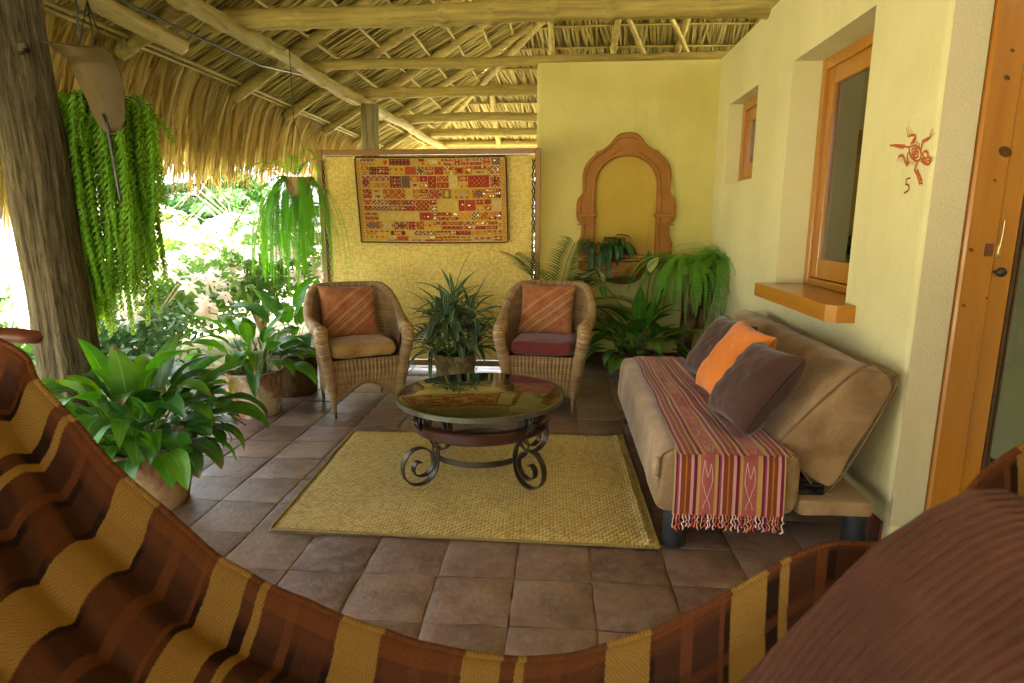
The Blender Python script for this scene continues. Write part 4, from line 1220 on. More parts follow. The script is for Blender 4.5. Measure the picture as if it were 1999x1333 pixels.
mm.obj('woven_mat', m_screenmat, scr)
lc = M()
m_lace = simple('lacing_cord', (.05, .03, .012), (.1, .06, .03), 60, .9)
for (xa, xb, n) in ((-.252, -.224, 26), (-2.19, -2.165, 26)):
    for sg in (0, 1):
        pts = [((xa, xb)[(i + sg) % 2], 5.694 - .004 * ((i + sg) % 2), .12 + 1.83 * i / n) for i in range(n + 1)]
        lc.tube(pts, .0055, 5)
lc.tube([(x_, 5.704 + .006 * (i % 2), 1.985 + .004 * (i % 2)) for i, x_ in enumerate([-2.16 + i * .03 for i in range(64)])], .004, 4)
lc.obj('lacing', m_lace, scr)

tap = thing('patchwork_hanging', 'red and mustard embroidered patchwork cloth hung on the woven screen', 'wall hanging', (-1.18, 5.68, 1.2))
TX0, TX1, TZ0, TZ1 = -1.868, -.487, 1.212, 1.972
def tapp(u, v, o=0.0):
    x0 = TX0 + .03 * (1 - v) - .0; x = x0 + (TX1 + .02 * (1 - v) - x0) * u
    return (x, 5.672 - .012 * (.5 + .5 * nz(u * 4, v * 2, 9)) - o, TZ0 + (TZ1 - TZ0) * v - .006 * math.sin(math.pi * u))
bc = M(); bc.grid(tapp, 40, 24); bc.grid(lambda u, v: tapp(u, v, -.003), 10, 8)
m_tback = simple('patchwork_ground', (.46, .29, .055), (.56, .40, .10), 30, .9, .2, .4, 200, .002)
bc.obj('backing', m_tback, tap)
def patchmat(name, a, b, kind, sc_=24):
    k = NT(name); tc = k.t.nodes.new('ShaderNodeTexCoord'); sp_ = k.t.nodes.new('ShaderNodeSeparateXYZ'); k.t.links.new(tc.outputs['UV'], sp_.inputs[0]); u, v = sp_.outputs[0], sp_.outputs[1]
    su = k.math('SINE', k.math('MULTIPLY', u, sc_ * 6.28 * 1.0)); sv = k.math('SINE', k.math('MULTIPLY', v, sc_ * 6.28))
    if kind == 'check': f = k.math('GREATER_THAN', k.math('MULTIPLY', su, sv), 0.0)
    elif kind == 'dots': f = k.math('GREATER_THAN', k.math('ADD', su, sv), .9)
    elif kind == 'stripe': f = k.math('GREATER_THAN', k.math('SINE', k.math('MULTIPLY', k.math('ADD', u, v), sc_ * 6.28)), .2)
    elif kind == 'cross':
        f = k.math('LESS_THAN', k.math('PINGPONG', k.math('ADD', k.math('ABSOLUTE', k.math('SUBTRACT', k.math('FRACT', k.math('MULTIPLY', u, sc_ * .5)), .5)), k.math('ABSOLUTE', k.math('SUBTRACT', k.math('FRACT', k.math('MULTIPLY', v, sc_ * .5)), .5))), .25), .11)
    else: f = k.math('GREATER_THAN', k.noise(k.coord('UV'), 30, 3), .58)
    c = k.mix(k.math('MULTIPLY', f, .85), a, b)
    c = k.mix(.5, c, k.ramp(k.noise(k.coord('Object'), 40, 4), [(.3, (.6, .6, .6)), (.7, (1, 1, 1))]), 'MULTIPLY')
    return k.done(k.bsdf(hsv_rand(k, c, .3, .02), .9, .2, 0, k.bump(k.noise(k.coord('Object'), 220, 2), .4, .002)))
red, dred, org, mus, mar, crm, gry = (.36, .045, .022), (.25, .028, .018), (.50, .17, .03), (.52, .30, .03), (.15, .04, .03), (.54, .38, .15), (.20, .15, .10)
PM = [patchmat(f'patch_{i}', a, b, kd, s_) for i, (a, b, kd, s_) in enumerate([(red, dred, 'plain', 20), (red, crm, 'dots', 30), (dred, org, 'check', 24), (mus, org, 'plain', 20), (org, mus, 'stripe', 22), (mar, crm, 'check', 30), (red, mus, 'cross', 30), (gry, mar, 'check', 34), (mus, red, 'dots', 20), (crm, mus, 'plain', 20), (dred, crm, 'cross', 36), (org, red, 'stripe', 26), (mar, org, 'dots', 30)])]
rp = random.Random(19)
rows_t = [(.905, .985), (.80, .895), (.645, .79), (.52, .635), (.375, .51), (.265, .365), (.155, .255), (.085, .145), (.02, .078)]
m_mirror = simple('mirror_disc', (.55, .45, .25), (.62, .52, .3), 30, .25, .6, 0, metal=.3)
npatch = 0; dsc = M()
for (va, vb) in rows_t:
    u = .035
    while u < .962:
        wd = rp.choice((.045, .055, .06, .075, .09, .11, .14)) * rp.uniform(.9, 1.1)
        if u + wd > .965: wd = .965 - u
        if wd < .02: break
        subs = [(va, vb)] if rp.random() < .6 else [(va, (va + vb) / 2 - .004), ((va + vb) / 2 + .004, vb)]
        for (sa, sb) in subs:
            if rp.random() < .04: continue
            pm = M(); mg = .0025; mi_ = rp.choice((0, 0, 1, 1, 2, 2, 3, 4, 5, 6, 6, 7, 8, 8, 9, 10, 10, 11, 12))
            jt = rp.uniform(-.006, .006); ua, ub = u + mg, u + wd - mg; s0, s1 = sa + .002 + jt * .3, sb - .002 + jt * .3
            top = [tapp(a, b, .005) for a, b in ((ua, s0), (ub, s0), (ub, s1), (ua, s1))]; bot = [tapp(a, b, .0008) for a, b in ((ua, s0), (ub, s0), (ub, s1), (ua, s1))]
            uvp = [(p[0] * 1.0, p[2]) for p in top]
            pm.add(top + bot, [(0, 1, 2, 3), (4, 5, 1, 0), (5, 6, 2, 1), (6, 7, 3, 2), (7, 4, 0, 3)], uvp + uvp)
            pm.obj('patch', PM[mi_], tap, smooth=False); npatch += 1
            if rp.random() < .45:      # an inner applied square, and mirror discs
                um, sm = (ua + ub) / 2, (s0 + s1) / 2; hw, hh = (ub - ua) * rp.uniform(.22, .36), (s1 - s0) * rp.uniform(.22, .36)
                ip = M(); t2 = [tapp(a, b, .0072) for a, b in ((um - hw, sm - hh), (um + hw, sm - hh), (um + hw, sm + hh), (um - hw, sm + hh))]
                ip.add(t2, [(0, 1, 2, 3)], [(p[0] + .01, p[2]) for p in t2]); 
                if npatch < 290: ip.obj('patch', PM[(mi_ + rp.choice((1, 2, 5))) % 13], tap, smooth=False); npatch += 1
            if rp.random() < .35:
                for q in range(rp.choice((1, 2, 3))):
                    a, b = rp.uniform(ua + .006, ub - .006), (s0 + s1) / 2 + rp.uniform(-.01, .01); c_ = Vector(tapp(a, b, .0085))
                    dsc.add([c_ + Vector((.006 * math.cos(t_ * math.pi / 3), 0, .006 * math.sin(t_ * math.pi / 3))) for t_ in range(6)], [(0, 1, 2, 3, 4, 5)])
        u += wd
o = dsc.obj('mirror_disc', m_mirror, tap, smooth=False)
bd = M()
per = [(0, 0), (0, .5), (0, 1), (.5, 1), (1, 1), (1, .5), (1, 0), (.5, 0), (0, 0)]
pd, _ = resample(per, 120)
bd.tube([Vector(tapp(p.x, p.y, .003)) for p in pd], .007, 6, False); bd.obj('dark_binding', simple('dark_binding_cloth', (.05, .03, .014), (.08, .05, .025), 40, .9), tap)
sb_ = M()
for i in range(34):
    v0 = .02 + .95 * i / 34
    for ua in (.008, .968):
        t2 = [tapp(a, b, .004) for a, b in ((ua, v0), (ua + .022, v0 + .003), (ua + .022, v0 + .02), (ua, v0 + .018))]; sb_.add(t2, [(0, 1, 2, 3)], [(p[0], p[2]) for p in t2])
sb_.obj('border_patches', PM[4], tap, smooth=False)['kind'] = 'stuff'

# ================================================================== plants
m_leaf = leafmat('lily_leaf', (.042, .15, .014), (.10, .28, .028), (.16, .32, .07), .33, .35, rv=.5)
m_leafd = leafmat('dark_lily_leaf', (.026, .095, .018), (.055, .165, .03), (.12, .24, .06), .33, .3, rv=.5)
m_leafy = leafmat('yellowing_leaf', (.38, .36, .06), (.50, .42, .09), (.5, .45, .15), .5, .35)
m_drac = leafmat('striped_strap_leaf', (.028, .085, .03), (.045, .12, .04), rough=.36, trans=.2, vs=0, stripe=(.30, .40, .20))
m_palmleaf = leafmat('palm_leaflet', (.02, .07, .012), (.045, .12, .022), rough=.4, trans=.3, vs=0)
m_fern = leafmat('fern_leaflet', (.13, .36, .02), (.20, .48, .045), rough=.5, trans=.6, vs=0, rv=.35)
m_fernr = leafmat('fern_leaflet_deep', (.11, .31, .02), (.18, .42, .04), rough=.5, trans=.35, vs=0, rv=.35)
m_burro = leafmat('tassel_leaf', (.22, .42, .035), (.34, .56, .07), rough=.45, trans=.5, vs=0, rv=.5)
m_ivy = leafmat('glossy_dark_leaf', (.018, .06, .022), (.035, .10, .035), rough=.3, trans=.15, vs=14)
m_stem = simple('green_stem', (.06, .16, .03), (.1, .24, .05), 20, .5)
m_spathe = leafmat('pale_spathe', (.52, .52, .22), (.64, .62, .32), (.6, .6, .3), .5, .4, vs=10)
m_soil = simple('potting_soil', (.02, .014, .009), (.05, .035, .022), 40, .95, .2, .8, 60, .02)
m_dead = simple('dry_stem', (.10, .065, .03), (.2, .14, .07), 30, .9)

def potmat(name, c1, c2, c3, lo=.42, hi=.58):
    k = NT(name); v = k.coord('Object', (1, 1, .8))
    c = k.ramp(k.noise(v, 6, 7, .65), [(lo, c1), (.5, c2), (hi, c3)])
    c = k.mix(k.ramp(k.noise(k.coord('Object', (1, 1, .15)), 18, 5), [(.5, (0, 0, 0)), (.7, (.6, .6, .6))]), c, (c3[0] * .8, c3[1] * .75, c3[2] * .7))
    return k.done(k.bsdf(c, .9, .2, 0, k.bump(k.noise(v, 30, 6, .7), .6, .01)))
m_pot1 = potmat('weathered_clay', (.20, .095, .035), (.30, .165, .07), (.42, .27, .13))
m_pot2 = potmat('whitewashed_clay', (.24, .10, .05), (.34, .19, .10), (.55, .47, .33), .40, .56)
m_pot3 = potmat('dark_stained_clay', (.035, .02, .012), (.07, .042, .024), (.16, .095, .045))
m_pot4 = potmat('mossy_clay', (.12, .08, .03), (.2, .14, .055), (.30, .22, .09))

def pot(parent, c, rt, rb, h, mat_, lip=.03, seed=0):
    m = M(); wob = lambda a, z: .012 * nz(math.cos(a) * 2, math.sin(a) * 2, seed + z * 4)
    m.lathe([(.001, .004), (rb * .97, .0), (rb, .008), (rb + (rt - rb) * .35, h * .32), (rb + (rt - rb) * .7, h * .64), (rt * .98, h - lip), (rt * 1.03, h - lip + .006), (rt * 1.04, h - .008), (rt * 1.02, h), (rt * .93, h), (rt * .91, h - .01), (rt * .89, h - .06)], 44, c, wob)
    p_ = m.obj('pot', mat_, parent, auto=50)
    m = M(); m.lathe([(.0001, h - .045), (rt * .5, h - .042), (rt * .905, h - .05)], 30, c, lambda a, z: .02 * nz(a * 3, seed)); m.obj('soil', m_soil, parent)
    return p_

def leaf(base, az, el, L, W, droop, pet=.35, fold=.25, n=9, twist=0.0, tip=.85, curl=1.4, wave=.0, pw=.006):
    """one leaf: stalk part `pet`, then a pointed blade; returns M"""
    m = M(); p = Vector(base); vs = []; uvs = []
    npt = 4; tot = npt + n; 
    h = Vector((math.cos(az), math.sin(az), 0)); side0 = Vector((-math.sin(az), math.cos(az), 0))
    pts = []; e = el
    for i in range(tot + 1):
        t = i / tot
        pts.append((p.copy(), e, t))
        ds = L * (pet / npt if i < npt else (1 - pet) / n)
        e = el - droop * (t ** curl)
        p = p + (h * math.cos(e) + Vector((0, 0, 1)) * math.sin(e)) * ds
    for i, (q, e, t) in enumerate(pts):
        up = -h * math.sin(e) + Vector((0, 0, 1)) * math.cos(e)
        if i < npt: w_ = pw; fo_ = 0; v = 0
        else:
            b = (i - npt) / n; v = b
            w_ = W * (math.sin(math.pi * min(1, b ** .72)) ** .85 if b < 1 else 0) + (.004 if b < 1 else .0012) 
            fo_ = fold
        tw = twist * t
        sd = side0 * math.cos(tw) + up * math.sin(tw); u2 = up * math.cos(tw) - side0 * math.sin(tw)
        wv = wave * math.sin(b * 14 + az * 3) * w_ if i >= npt else 0
        vs += [q - sd * w_ / 2 + u2 * (w_ * fo_ / 2 + wv), q - sd * w_ * .25 + u2 * (w_ * fo_ * .2), q - u2 * .0008, q + sd * w_ * .25 + u2 * (w_ * fo_ * .2), q + sd * w_ / 2 + u2 * (w_ * fo_ / 2 - wv)]
        uvs += [(0, v), (.25, v), (.5, v), (.75, v), (1, v)]
    fs = []
    for i in range(tot):
        for k in range(4): fs.append((i * 5 + k, i * 5 + k + 1, i * 5 + 6 + k, i * 5 + 5 + k))
    m.add(vs, fs, uvs)
    return m

def lily(parent, c, z0, nleaf, L, W, rr, mat_, mat2, seed, rad=.08, elr=(35, 88), azf=None, dr=(60, 150)):
    for i in range(nleaf):
        k_ = (i + .5) / nleaf
        az = i * 2.39996 + rr.uniform(-.3, .3)
        if azf: az = azf(az, rr)
        el = R(elr[1] - (elr[1] - elr[0]) * k_ ** .8 + rr.uniform(-8, 8))
        l = L * rr.uniform(.72, 1.12) * (1.0 - .12 * k_)
        r0 = rad * math.sqrt(k_)
        b = (c[0] + r0 * math.cos(az), c[1] + r0 * math.sin(az), z0)
        leaf(b, az, el, l, W * rr.uniform(.7, 1.15), R(rr.uniform(*dr)), rr.uniform(.42, .58), rr.uniform(.15, .4), 9, rr.uniform(-.7, .7), wave=rr.uniform(0, .06)).obj('leaf', mat_ if rr.random() < .7 else mat2, parent)

rp1 = random.Random(101)
P1 = (-2.07, 2.74)
pl1 = thing('potted_peace_lily', 'large peace lily with broad glossy leaves in a wide clay pot by the hammock', 'plant', (P1[0], P1[1], .001), group='potted plants along the veranda edge')
pot(pl1, (P1[0], P1[1], .001), .255, .20, .335, m_pot1, .05, 3)
lily(pl1, P1, .31, 108, .57, .104, rp1, m_leaf, m_leafd, 1, .17, (24, 88), None, (45, 150))
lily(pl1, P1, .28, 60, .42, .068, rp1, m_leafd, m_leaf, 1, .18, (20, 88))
# a few leaves placed as they hang in front
for (az, el, l, w_, dp, tw) in ((-1.35, 62, .62, .17, 150, .2), (-.95, 50, .60, .13, 150, -.3), (-.55, 40, .62, .12, 135, .3), (-1.9, 60, .66, .13, 140, .5), (-.1, 42, .58, .11, 130, -.2), (-2.5, 62, .85, .12, 150, .2), (-.3, 72, .80, .11, 120, .4), (1.2, 84, .72, .13, 40, .5), (-1.1, 86, .78, .14, 45, -.4), (-1.6, 40, .56, .15, 130, 0), (-.2, 25, .58, .12, 115, .2), (-.7, 22, .55, .12, 110, -.2)):
    leaf((P1[0] + .1 * math.cos(az), P1[1] + .1 * math.sin(az), .29), az, R(el), l * .80, w_ * .86, R(dp), .46, .2, 10, tw, wave=.03).obj('leaf', m_leaf, pl1)
P2 = (-2.235, 4.23)
pl2 = thing('potted_peace_lily', 'peace lily in a whitewashed clay pot with a yellowing leaf', 'plant', (P2[0], P2[1], .001), group='potted plants along the veranda edge')
pot(pl2, (P2[0], P2[1], .001), .205, .175, .33, m_pot2, .0301, 7)
rp2 = random.Random(7); lily(pl2, P2, .29, 52, .60, .098, rp2, m_leaf, m_leafd, 2, .12, (22, 84))
leaf((P2[0] - .02, P2[1] - .15, .32), -1.35, R(10), .27, .07, R(90), .25, .2).obj('leaf', m_leafy, pl2)['label'] = 'yellowing drooping leaf'
leaf((P2[0] + .08, P2[1] - .1, .3), -1.1, R(60), .55, .10, R(165), .5, .3).obj('leaf', m_leaf, pl2)
m = M()
for i in range(6):
    a = rp2.uniform(0, 6.3); m.tube([(P2[0] + .1 * math.cos(a), P2[1] + .1 * math.sin(a), .29), (P2[0] + .11 * math.cos(a), P2[1] + .1 * math.sin(a), .45), (P2[0] + .15 * math.cos(a + .3), P2[1] + .13 * math.sin(a), .55)], [.012, .009, .006], 6)
m.obj('dry_stems', m_dead, pl2)
P3 = (-2.19, 4.80)
pl3 = thing('potted_plant', 'upright leafy plant in a dark stained clay pot behind the left armchair', 'plant', (P3[0], P3[1], .001), group='potted plants along the veranda edge')
pot(pl3, (P3[0], P3[1], .001), .20, .185, .345, m_pot3, .035, 11)
rp3 = random.Random(17); lily(pl3, P3, .30, 22, .72, .10, rp3, m_leaf, m_leafd, 3, .10, (48, 88), None, (20, 110))

# striped dracaena between the chairs
P4 = (-.865, 5.02)
pl4 = thing('potted_dracaena', 'striped strap leaved dracaena in a mossy clay pot between the wicker armchairs', 'plant', (P4[0], P4[1], .001))
pot(pl4, (P4[0], P4[1], .001), .175, .15, .31, m_pot4, .055, 13)
rp4 = random.Random(23)
heads = [((0, 0), .74, 1.0), ((-.15, .03), .60, .95), ((.14, .03), .62, 1.0), ((.02, -.10), .48, .9), ((-.2, -.05), .42, .9), ((.2, -.03), .44, .9), ((.0, .12), .56, .95), ((-.06, -.08), .66, .9)]
stm = M()
for (dx, dy), hz, s_ in heads:
    stm.tube([(P4[0] + dx * .4, P4[1] + dy * .4, .27), (P4[0] + dx * .8, P4[1] + dy * .8, (hz + .27) / 2), (P4[0] + dx, P4[1] + dy, hz)], [.013, .012, .01], 8)
    for i in range(26):
        az = i * 2.39996 + rp4.uniform(-.2, .2); k_ = i / 26
        leaf((P4[0] + dx, P4[1] + dy, hz - .10 * k_), az, R(84 - 68 * k_ + rp4.uniform(-8, 8)), .40 * s_ * rp4.uniform(.8, 1.15), .036, R(rp4.uniform(30, 115) + 30 * k_), .0, .35, 7, rp4.uniform(-.3, .3), pw=.014).obj('leaf', m_drac, pl4)
stm.obj('stem', m_stem, pl4)

# peace lily by the back wall
P5 = (.74, 5.60)
pl5 = thing('potted_peace_lily', 'peace lily with two pale spathes below the terracotta fountain', 'plant', (P5[0], P5[1], .001))
pot(pl5, (P5[0], P5[1], .001), .15, .12, .22, m_pot3, .03, 19)
rp5 = random.Random(31); lily(pl5, P5, .18, 56, .60, .092, rp5, m_leaf, m_leafd, 5, .09, (18, 86))
for (az, el, l, dp) in ((2.9, 66, .66, 60), (3.3, 55, .66, 120), (-1.3, 55, .58, 140), (-2.6, 45, .62, 120), (-1.7, 85, .70, 30), (-.9, 80, .72, 30)):
    leaf((P5[0] + .06 * math.cos(az), P5[1] + .06 * math.sin(az), .18), az, R(el), l, .13, R(dp), .42, .2, 10, .2).obj('leaf', m_leaf, pl5)
for (tx, ty, tz, rz_) in ((.81, 5.55, .95, .6), (.40, 5.5, .86, 2.4)):
    m = M(); m.tube([(P5[0], P5[1], .2), ((P5[0] + tx) / 2 + .02, (P5[1] + ty) / 2, .62), (tx, ty, tz)], [.006, .005, .004], 6); m.obj('flower_stalk', m_stem, pl5)
    leaf((tx, ty, tz), rz_, R(70), .17, .085, R(30), .02, .5, 8, .6).obj('spathe', m_spathe, pl5)
    leaf((tx - .02, ty, tz - .02), rz_ + 2.6, R(-30), .14, .06, R(50), .05, .4, 8, .3).obj('spathe', m_spathe if tz > .9 else m_leaf, pl5)

# ferns
def frond(base, az, el, L, droop, W, n=34, lw=.010, curl=1.2, mat_=None, sway=0.0):
    m = M(); p = Vector(base); e = el; h = Vector((math.cos(az), math.sin(az), 0)); side = Vector((-math.sin(az), math.cos(az), 0))
    prev = []
    r_ = random.Random(int(az * 1000) + int(L * 977))
    for i in range(n + 1):
        t = i / n; prev.append(p.copy())
        d = (h * math.cos(e) + Vector((0, 0, 1)) * math.sin(e)); up = (-h * math.sin(e) + Vector((0, 0, 1)) * math.cos(e))
        w_ = W * (min(1, t * 6 + .25)) * (1 - .75 * t ** 2.5)
        if i > 1:
            for sg in (-1, 1):
                ln = w_ * r_.uniform(.85, 1.1); dd = (side * sg * .97 + d * .22 - up * r_.uniform(-.1, .25)).normalized()
                a = p; b = p + dd * ln * .45 + d * lw * .55; c = p + dd * ln; d2 = p + dd * ln * .45 - d * lw * .45
                m.add([a, b, c, d2], [(0, 1, 2, 3)], [(.5, t), (.2, t), (.5, t), (.8, t)])
        p = p + (d + side * sway * math.sin(t * 4)) * (L / n)
        e = el - droop * t ** curl if e > R(-87) or el - droop * t ** curl > e else e
        e = max(e, R(-88))
    m.tube(prev[::2] + [prev[-1]], .0022, 4)
    return m
rf1 = random.Random(41)
FC = Vector((-2.13, 5.0, 1.69))
fe = thing('hanging_fern', 'bright green sword fern trailing from a brown hanging pot left of the screen', 'plant', tuple(FC))
m = M(); m.lathe([(.001, -.09), (.06, -.09), (.075, -.06), (.105, .04), (.115, .06), (.105, .062), (.095, .05), (.08, .03), (.0001, .03)], 24, tuple(FC)); m.obj('pot', m_pot1, fe, auto=50)
m = M()
for k in range(3):
    a = k * 2.1 + .4; m.tube([FC + Vector((.11 * math.cos(a), .11 * math.sin(a), .06)), FC + Vector((.01 * math.cos(a), .01 * math.sin(a), .48))], .0025, 5)
m.tube([FC + Vector((0, 0, .47)), FC + Vector((0, 0, 1.02)), FC + Vector((-.015, 0, 1.06)), FC + Vector((-.04, 0, 1.02))], .0035, 5)
m.obj('hanger_wire', m_black, fe)
for i in range(120):
    az = i * 2.39996
    if math.cos(az - .2) > .45 and i % 4: continue           # few towards the screen
    if abs(math.sin(az / 2 + math.pi / 4)) < .22: continue    # the pot shows in front
    l_ = rf1.uniform(.45, 1.0)
    frond(FC + Vector((.085 * math.cos(az), .085 * math.sin(az), .055)), az, R(rf1.uniform(0, 42)), l_, R(rf1.uniform(105, 140)), .030 * rf1.uniform(.8, 1.15), int(l_ / .0115), .0085, .14 + .16 * rf1.random(), sway=rf1.uniform(-.12, .12)).obj('frond', m_fern, fe)
for i in range(44):
    dx = rf1.uniform(-.34, .12); l_ = rf1.uniform(.4, .85)
    frond(FC + Vector((dx, rf1.uniform(-.05, .14), -.02 - .3 * max(0, -dx - .1))), rf1.uniform(-2.8, -.6), R(-35), l_, R(55), .029 * rf1.uniform(.8, 1.15), int(l_ / .0115), .0085, .2, sway=rf1.uniform(-.12, .12)).obj('frond', m_fern, fe)
for (az, el, L, dp, cu_) in ((3.25, 48, .66, 130, 1.0), (2.9, 58, .60, 150, 1.0), (-2.7, 40, .62, 110, 1.1), (3.1, 25, .62, 95, 1.2), (-1.5, 88, .48, 260, 1.3), (.3, 70, .42, 150, 1.2), (1.5, 84, .52, 150, 1.3), (-.6, 62, .42, 150, 1.1)):
    frond(FC + Vector((0, 0, .07)), az, R(el), L, R(dp), .034, 44, .009, cu_).obj('frond', m_fern, fe)

FR = Vector((1.20, 5.58, .0))
ft = thing('fern_on_stand', 'bushy fern spilling from a dark tree fern stand in the corner behind the sofa', 'plant', (FR.x, FR.y, .001))
m = M(); m.tube([(1.17, 5.6, 0), (1.16, 5.6, .3), (1.19, 5.59, .6), (1.20, 5.58, .92)], [.075, .06, .075, .10], 14); m.tube([(1.28, 5.6, .45), (1.33, 5.6, .7), (1.36, 5.58, .95)], [.04, .05, .07], 10); m.obj('stand', m_pot3, ft)
rf2 = random.Random(47)
for (ox, n_, zz) in ((-.07, 62, 1.03), (.27, 62, 1.06)):
    for i in range(n_):
        az = i * 2.39996
        frond((FR.x + ox + .05 * math.cos(az), FR.y + .05 * math.sin(az), zz), az, R(rf2.uniform(15, 70)), rf2.uniform(.46, .76), R(rf2.uniform(125, 160)), .040 * rf2.uniform(.8, 1.2), 44, .0085, rf2.uniform(.3, .8), sway=rf2.uniform(-.15, .15)).obj('frond', m_fernr, ft)
frond((1.40, 5.5, 1.03), 0.2, R(88), .42, R(230), .05, 26, .012, 1.0).obj('frond', m_fernr, ft)
frond((1.36, 5.5, 1.03), 2.2, R(80), .25, R(90), .05, 20, .014, 1.0).obj('frond', m_fernr, ft)

# palm at the edge of the screen
PA = (-.02, 5.93)
pm_ = thing('potted_palm', 'slender palm arching out behind the right edge of the woven screen', 'plant', (PA[0], PA[1], .001))
pot(pm_, (PA[0], PA[1], .001), .13, .11, .24, m_pot3, .03, 29)
rpa = random.Random(53)
def palm_frond(base, az, el, L, droop, ll=.24, n=17):
    m = M(); p = Vector(base); e = el; h = Vector((math.cos(az), math.sin(az), 0)); side = Vector((-math.sin(az), math.cos(az), 0)); ps = []
    for i in range(40):
        t = i / 39; ps.append(p.copy()); d = h * math.cos(e) + Vector((0, 0, 1)) * math.sin(e); up = -h * math.sin(e) + Vector((0, 0, 1)) * math.cos(e)
        if i > 12:
            for sg in (-1, 1):
                ln = ll * (1 - .5 * abs(t - .6)) * rpa.uniform(.85, 1.1); dd = (side * sg * .7 + d * .65 + up * .18).normalized(); q = dd.cross(up).normalized() * .008
                a = p; b = p + dd * ln * .4; c = p + dd * ln + Vector((0, 0, -.18 * ln))
                m.add([a, b - q, c, b + q], [(0, 1, 2, 3)], [(.5, 0), (.2, .5), (.5, 1), (.8, .5)])
        p = p + d * L / 39; e = el - droop * t
    m.tube(ps[::3] + [ps[-1]], .004, 5)
    return m
for (az, el, L, dp) in ((-.6, 84, 1.45, 75), (-1.1, 82, 1.25, 60), (-.2, 80, 1.35, 95), (-1.7, 80, 1.2, 80), (-.9, 74, 1.15, 90), (-2.2, 84, 1.4, 50), (-.3, 70, 1.1, 75), (-1.3, 86, 1.5, 45), (-.5, 66, 1.0, 100), (-1.5, 70, .95, 90), (-.15, 84, 1.3, 70), (-.7, 78, .9, 85), (-1.0, 80, 1.35, 55), (-.35, 76, 1.25, 100)):
    palm_frond((PA[0], PA[1] - .03, .22), az, R(el), L * .8, R(dp * 1.25), .28).obj('frond', m_palmleaf, pm_)

# dark glossy plant in the fountain bowl
iv = thing('fountain_plant', 'dark glossy leaved plant spilling over the terracotta fountain ledge', 'plant', (.48, 5.99, 1.088))
m = M(); m.lathe([(.001, 0), (.06, 0), (.075, .085), (.068, .086), (.06, .07), (.0001, .07)], 20, (.55, 5.99, 1.088)); m.obj('pot', m_pot3, iv, auto=50)
ri = random.Random(61)
for i in range(44):
    az = ri.uniform(-3.0, .1) if i < 36 else ri.uniform(0, 3); el = ri.uniform(20, 75)
    leaf((.50 + ri.uniform(-.16, .10), 5.99 + ri.uniform(-.03, .01), 1.15 + ri.uniform(-.02, .06)), az, R(el), ri.uniform(.2, .34), ri.uniform(.045, .065), R(ri.uniform(110, 165)), .3, .3, 8, ri.uniform(-.4, .4), curl=.8).obj('leaf', m_ivy, iv)
for (x_, ln) in ((.46, .34), (.30, .25), (.84, .28), (.38, .3)):
    leaf((x_, 5.90, 1.13), -1.57, R(20), ln, .06, R(110), .1, .35, 8, .2, curl=.4).obj('leaf', m_ivy, iv)

# trailing tassel plant
rb_ = random.Random(71)
BT = Vector((-2.52, 3.36, 2.05))
bt = thing('trailing_tassel_plant', 'trailing tassel plant with long plaited green strands hanging beside the trunk', 'plant', tuple(BT))
def strand_mesh(L, seed):
    r_ = random.Random(seed); m = M(); n = int(L / .0058); ps = []
    bx, by = r_.uniform(-.02, .02), r_.uniform(-.02, .02)
    for i in range(n):
        t = i / n; s_ = L * t
        c = Vector((bx * math.sin(t * 4) + .006 * nz(t * 6, seed), by * math.sin(t * 3.3) + .006 * nz(t * 6, seed, 4), -s_))
        if i % 10 == 0: ps.append(c)
        a = i * 2.6 + r_.uniform(-.2, .2); ln = .034 * (1 - .4 * t ** 3) * r_.uniform(.85, 1.15); w_ = .0105
        d = Vector((math.cos(a) * .6, math.sin(a) * .6, -.75)).normalized(); sd = d.cross(Vector((0, 0, 1))).normalized(); up = sd.cross(d)
        o = c + d * .003
        m.add([o, o + d * ln * .45 + sd * w_, o + d * ln * .5 + up * w_ * .8, o + d * ln * .45 - sd * w_, o + d * ln], [(0, 1, 2), (0, 2, 3), (1, 4, 2), (2, 4, 3)], [(.5, 0), (.2, .5), (.5, .5), (.8, .5), (.5, 1)])
    m.tube(ps, .0035, 5)
    return m.mesh('strand', m_burro)
smesh = [strand_mesh(1.18, 1), strand_mesh(1.05, 2), strand_mesh(.92, 3), strand_mesh(.74, 4), strand_mesh(.55, 5), strand_mesh(1.28, 6)]
m = M(); m.lathe([(.001, -.14), (.09, -.14), (.12, -.10), (.15, .0), (.14, .005), (.12, -.01), (.0001, -.02)], 24, (BT.x + .02, BT.y, BT.z)); m.obj('pot', m_pot3, bt, auto=50)
m = M()
for k in range(3):
    a = k * 2.1; m.tube([BT + Vector((.14 * math.cos(a), .14 * math.sin(a), 0)), BT + Vector((0, 0, .5))], .003, 5)
m.tube([BT + Vector((0, 0, .49)), BT + Vector((.0, 0, .60))], .005, 5); m.obj('hanger_wire', m_black, bt)
for i in range(96):
    u = rb_.random(); a = rb_.uniform(0, 6.283)
    rx = .29 * math.sqrt(rb_.uniform(.15, 1)); ry = .20 * math.sqrt(rb_.uniform(.1, 1))
    dx, dy = rx * math.cos(a), ry * math.sin(a)
    k_ = (dx + .29) / .58                      # left .. right
    mi_ = rb_.choice((0, 5, 0, 1)) if k_ < .35 else rb_.choice((0, 1, 1, 2, 5)) if k_ < .62 else rb_.choice((2, 2, 3, 1)) if k_ < .85 else rb_.choice((3, 4, 4))
    link('strand', smesh[mi_], bt, (dx * (.98), dy, -.02 + .05 * rb_.random() - .03 * (dx / .29) ** 2), (R(rb_.uniform(-2, 2)), R(rb_.uniform(-2.5, 2.5)) + R(-4 * dx / .29) * (1 if mi_ in (3, 4) else .3), rb_.uniform(0, 6.28)))
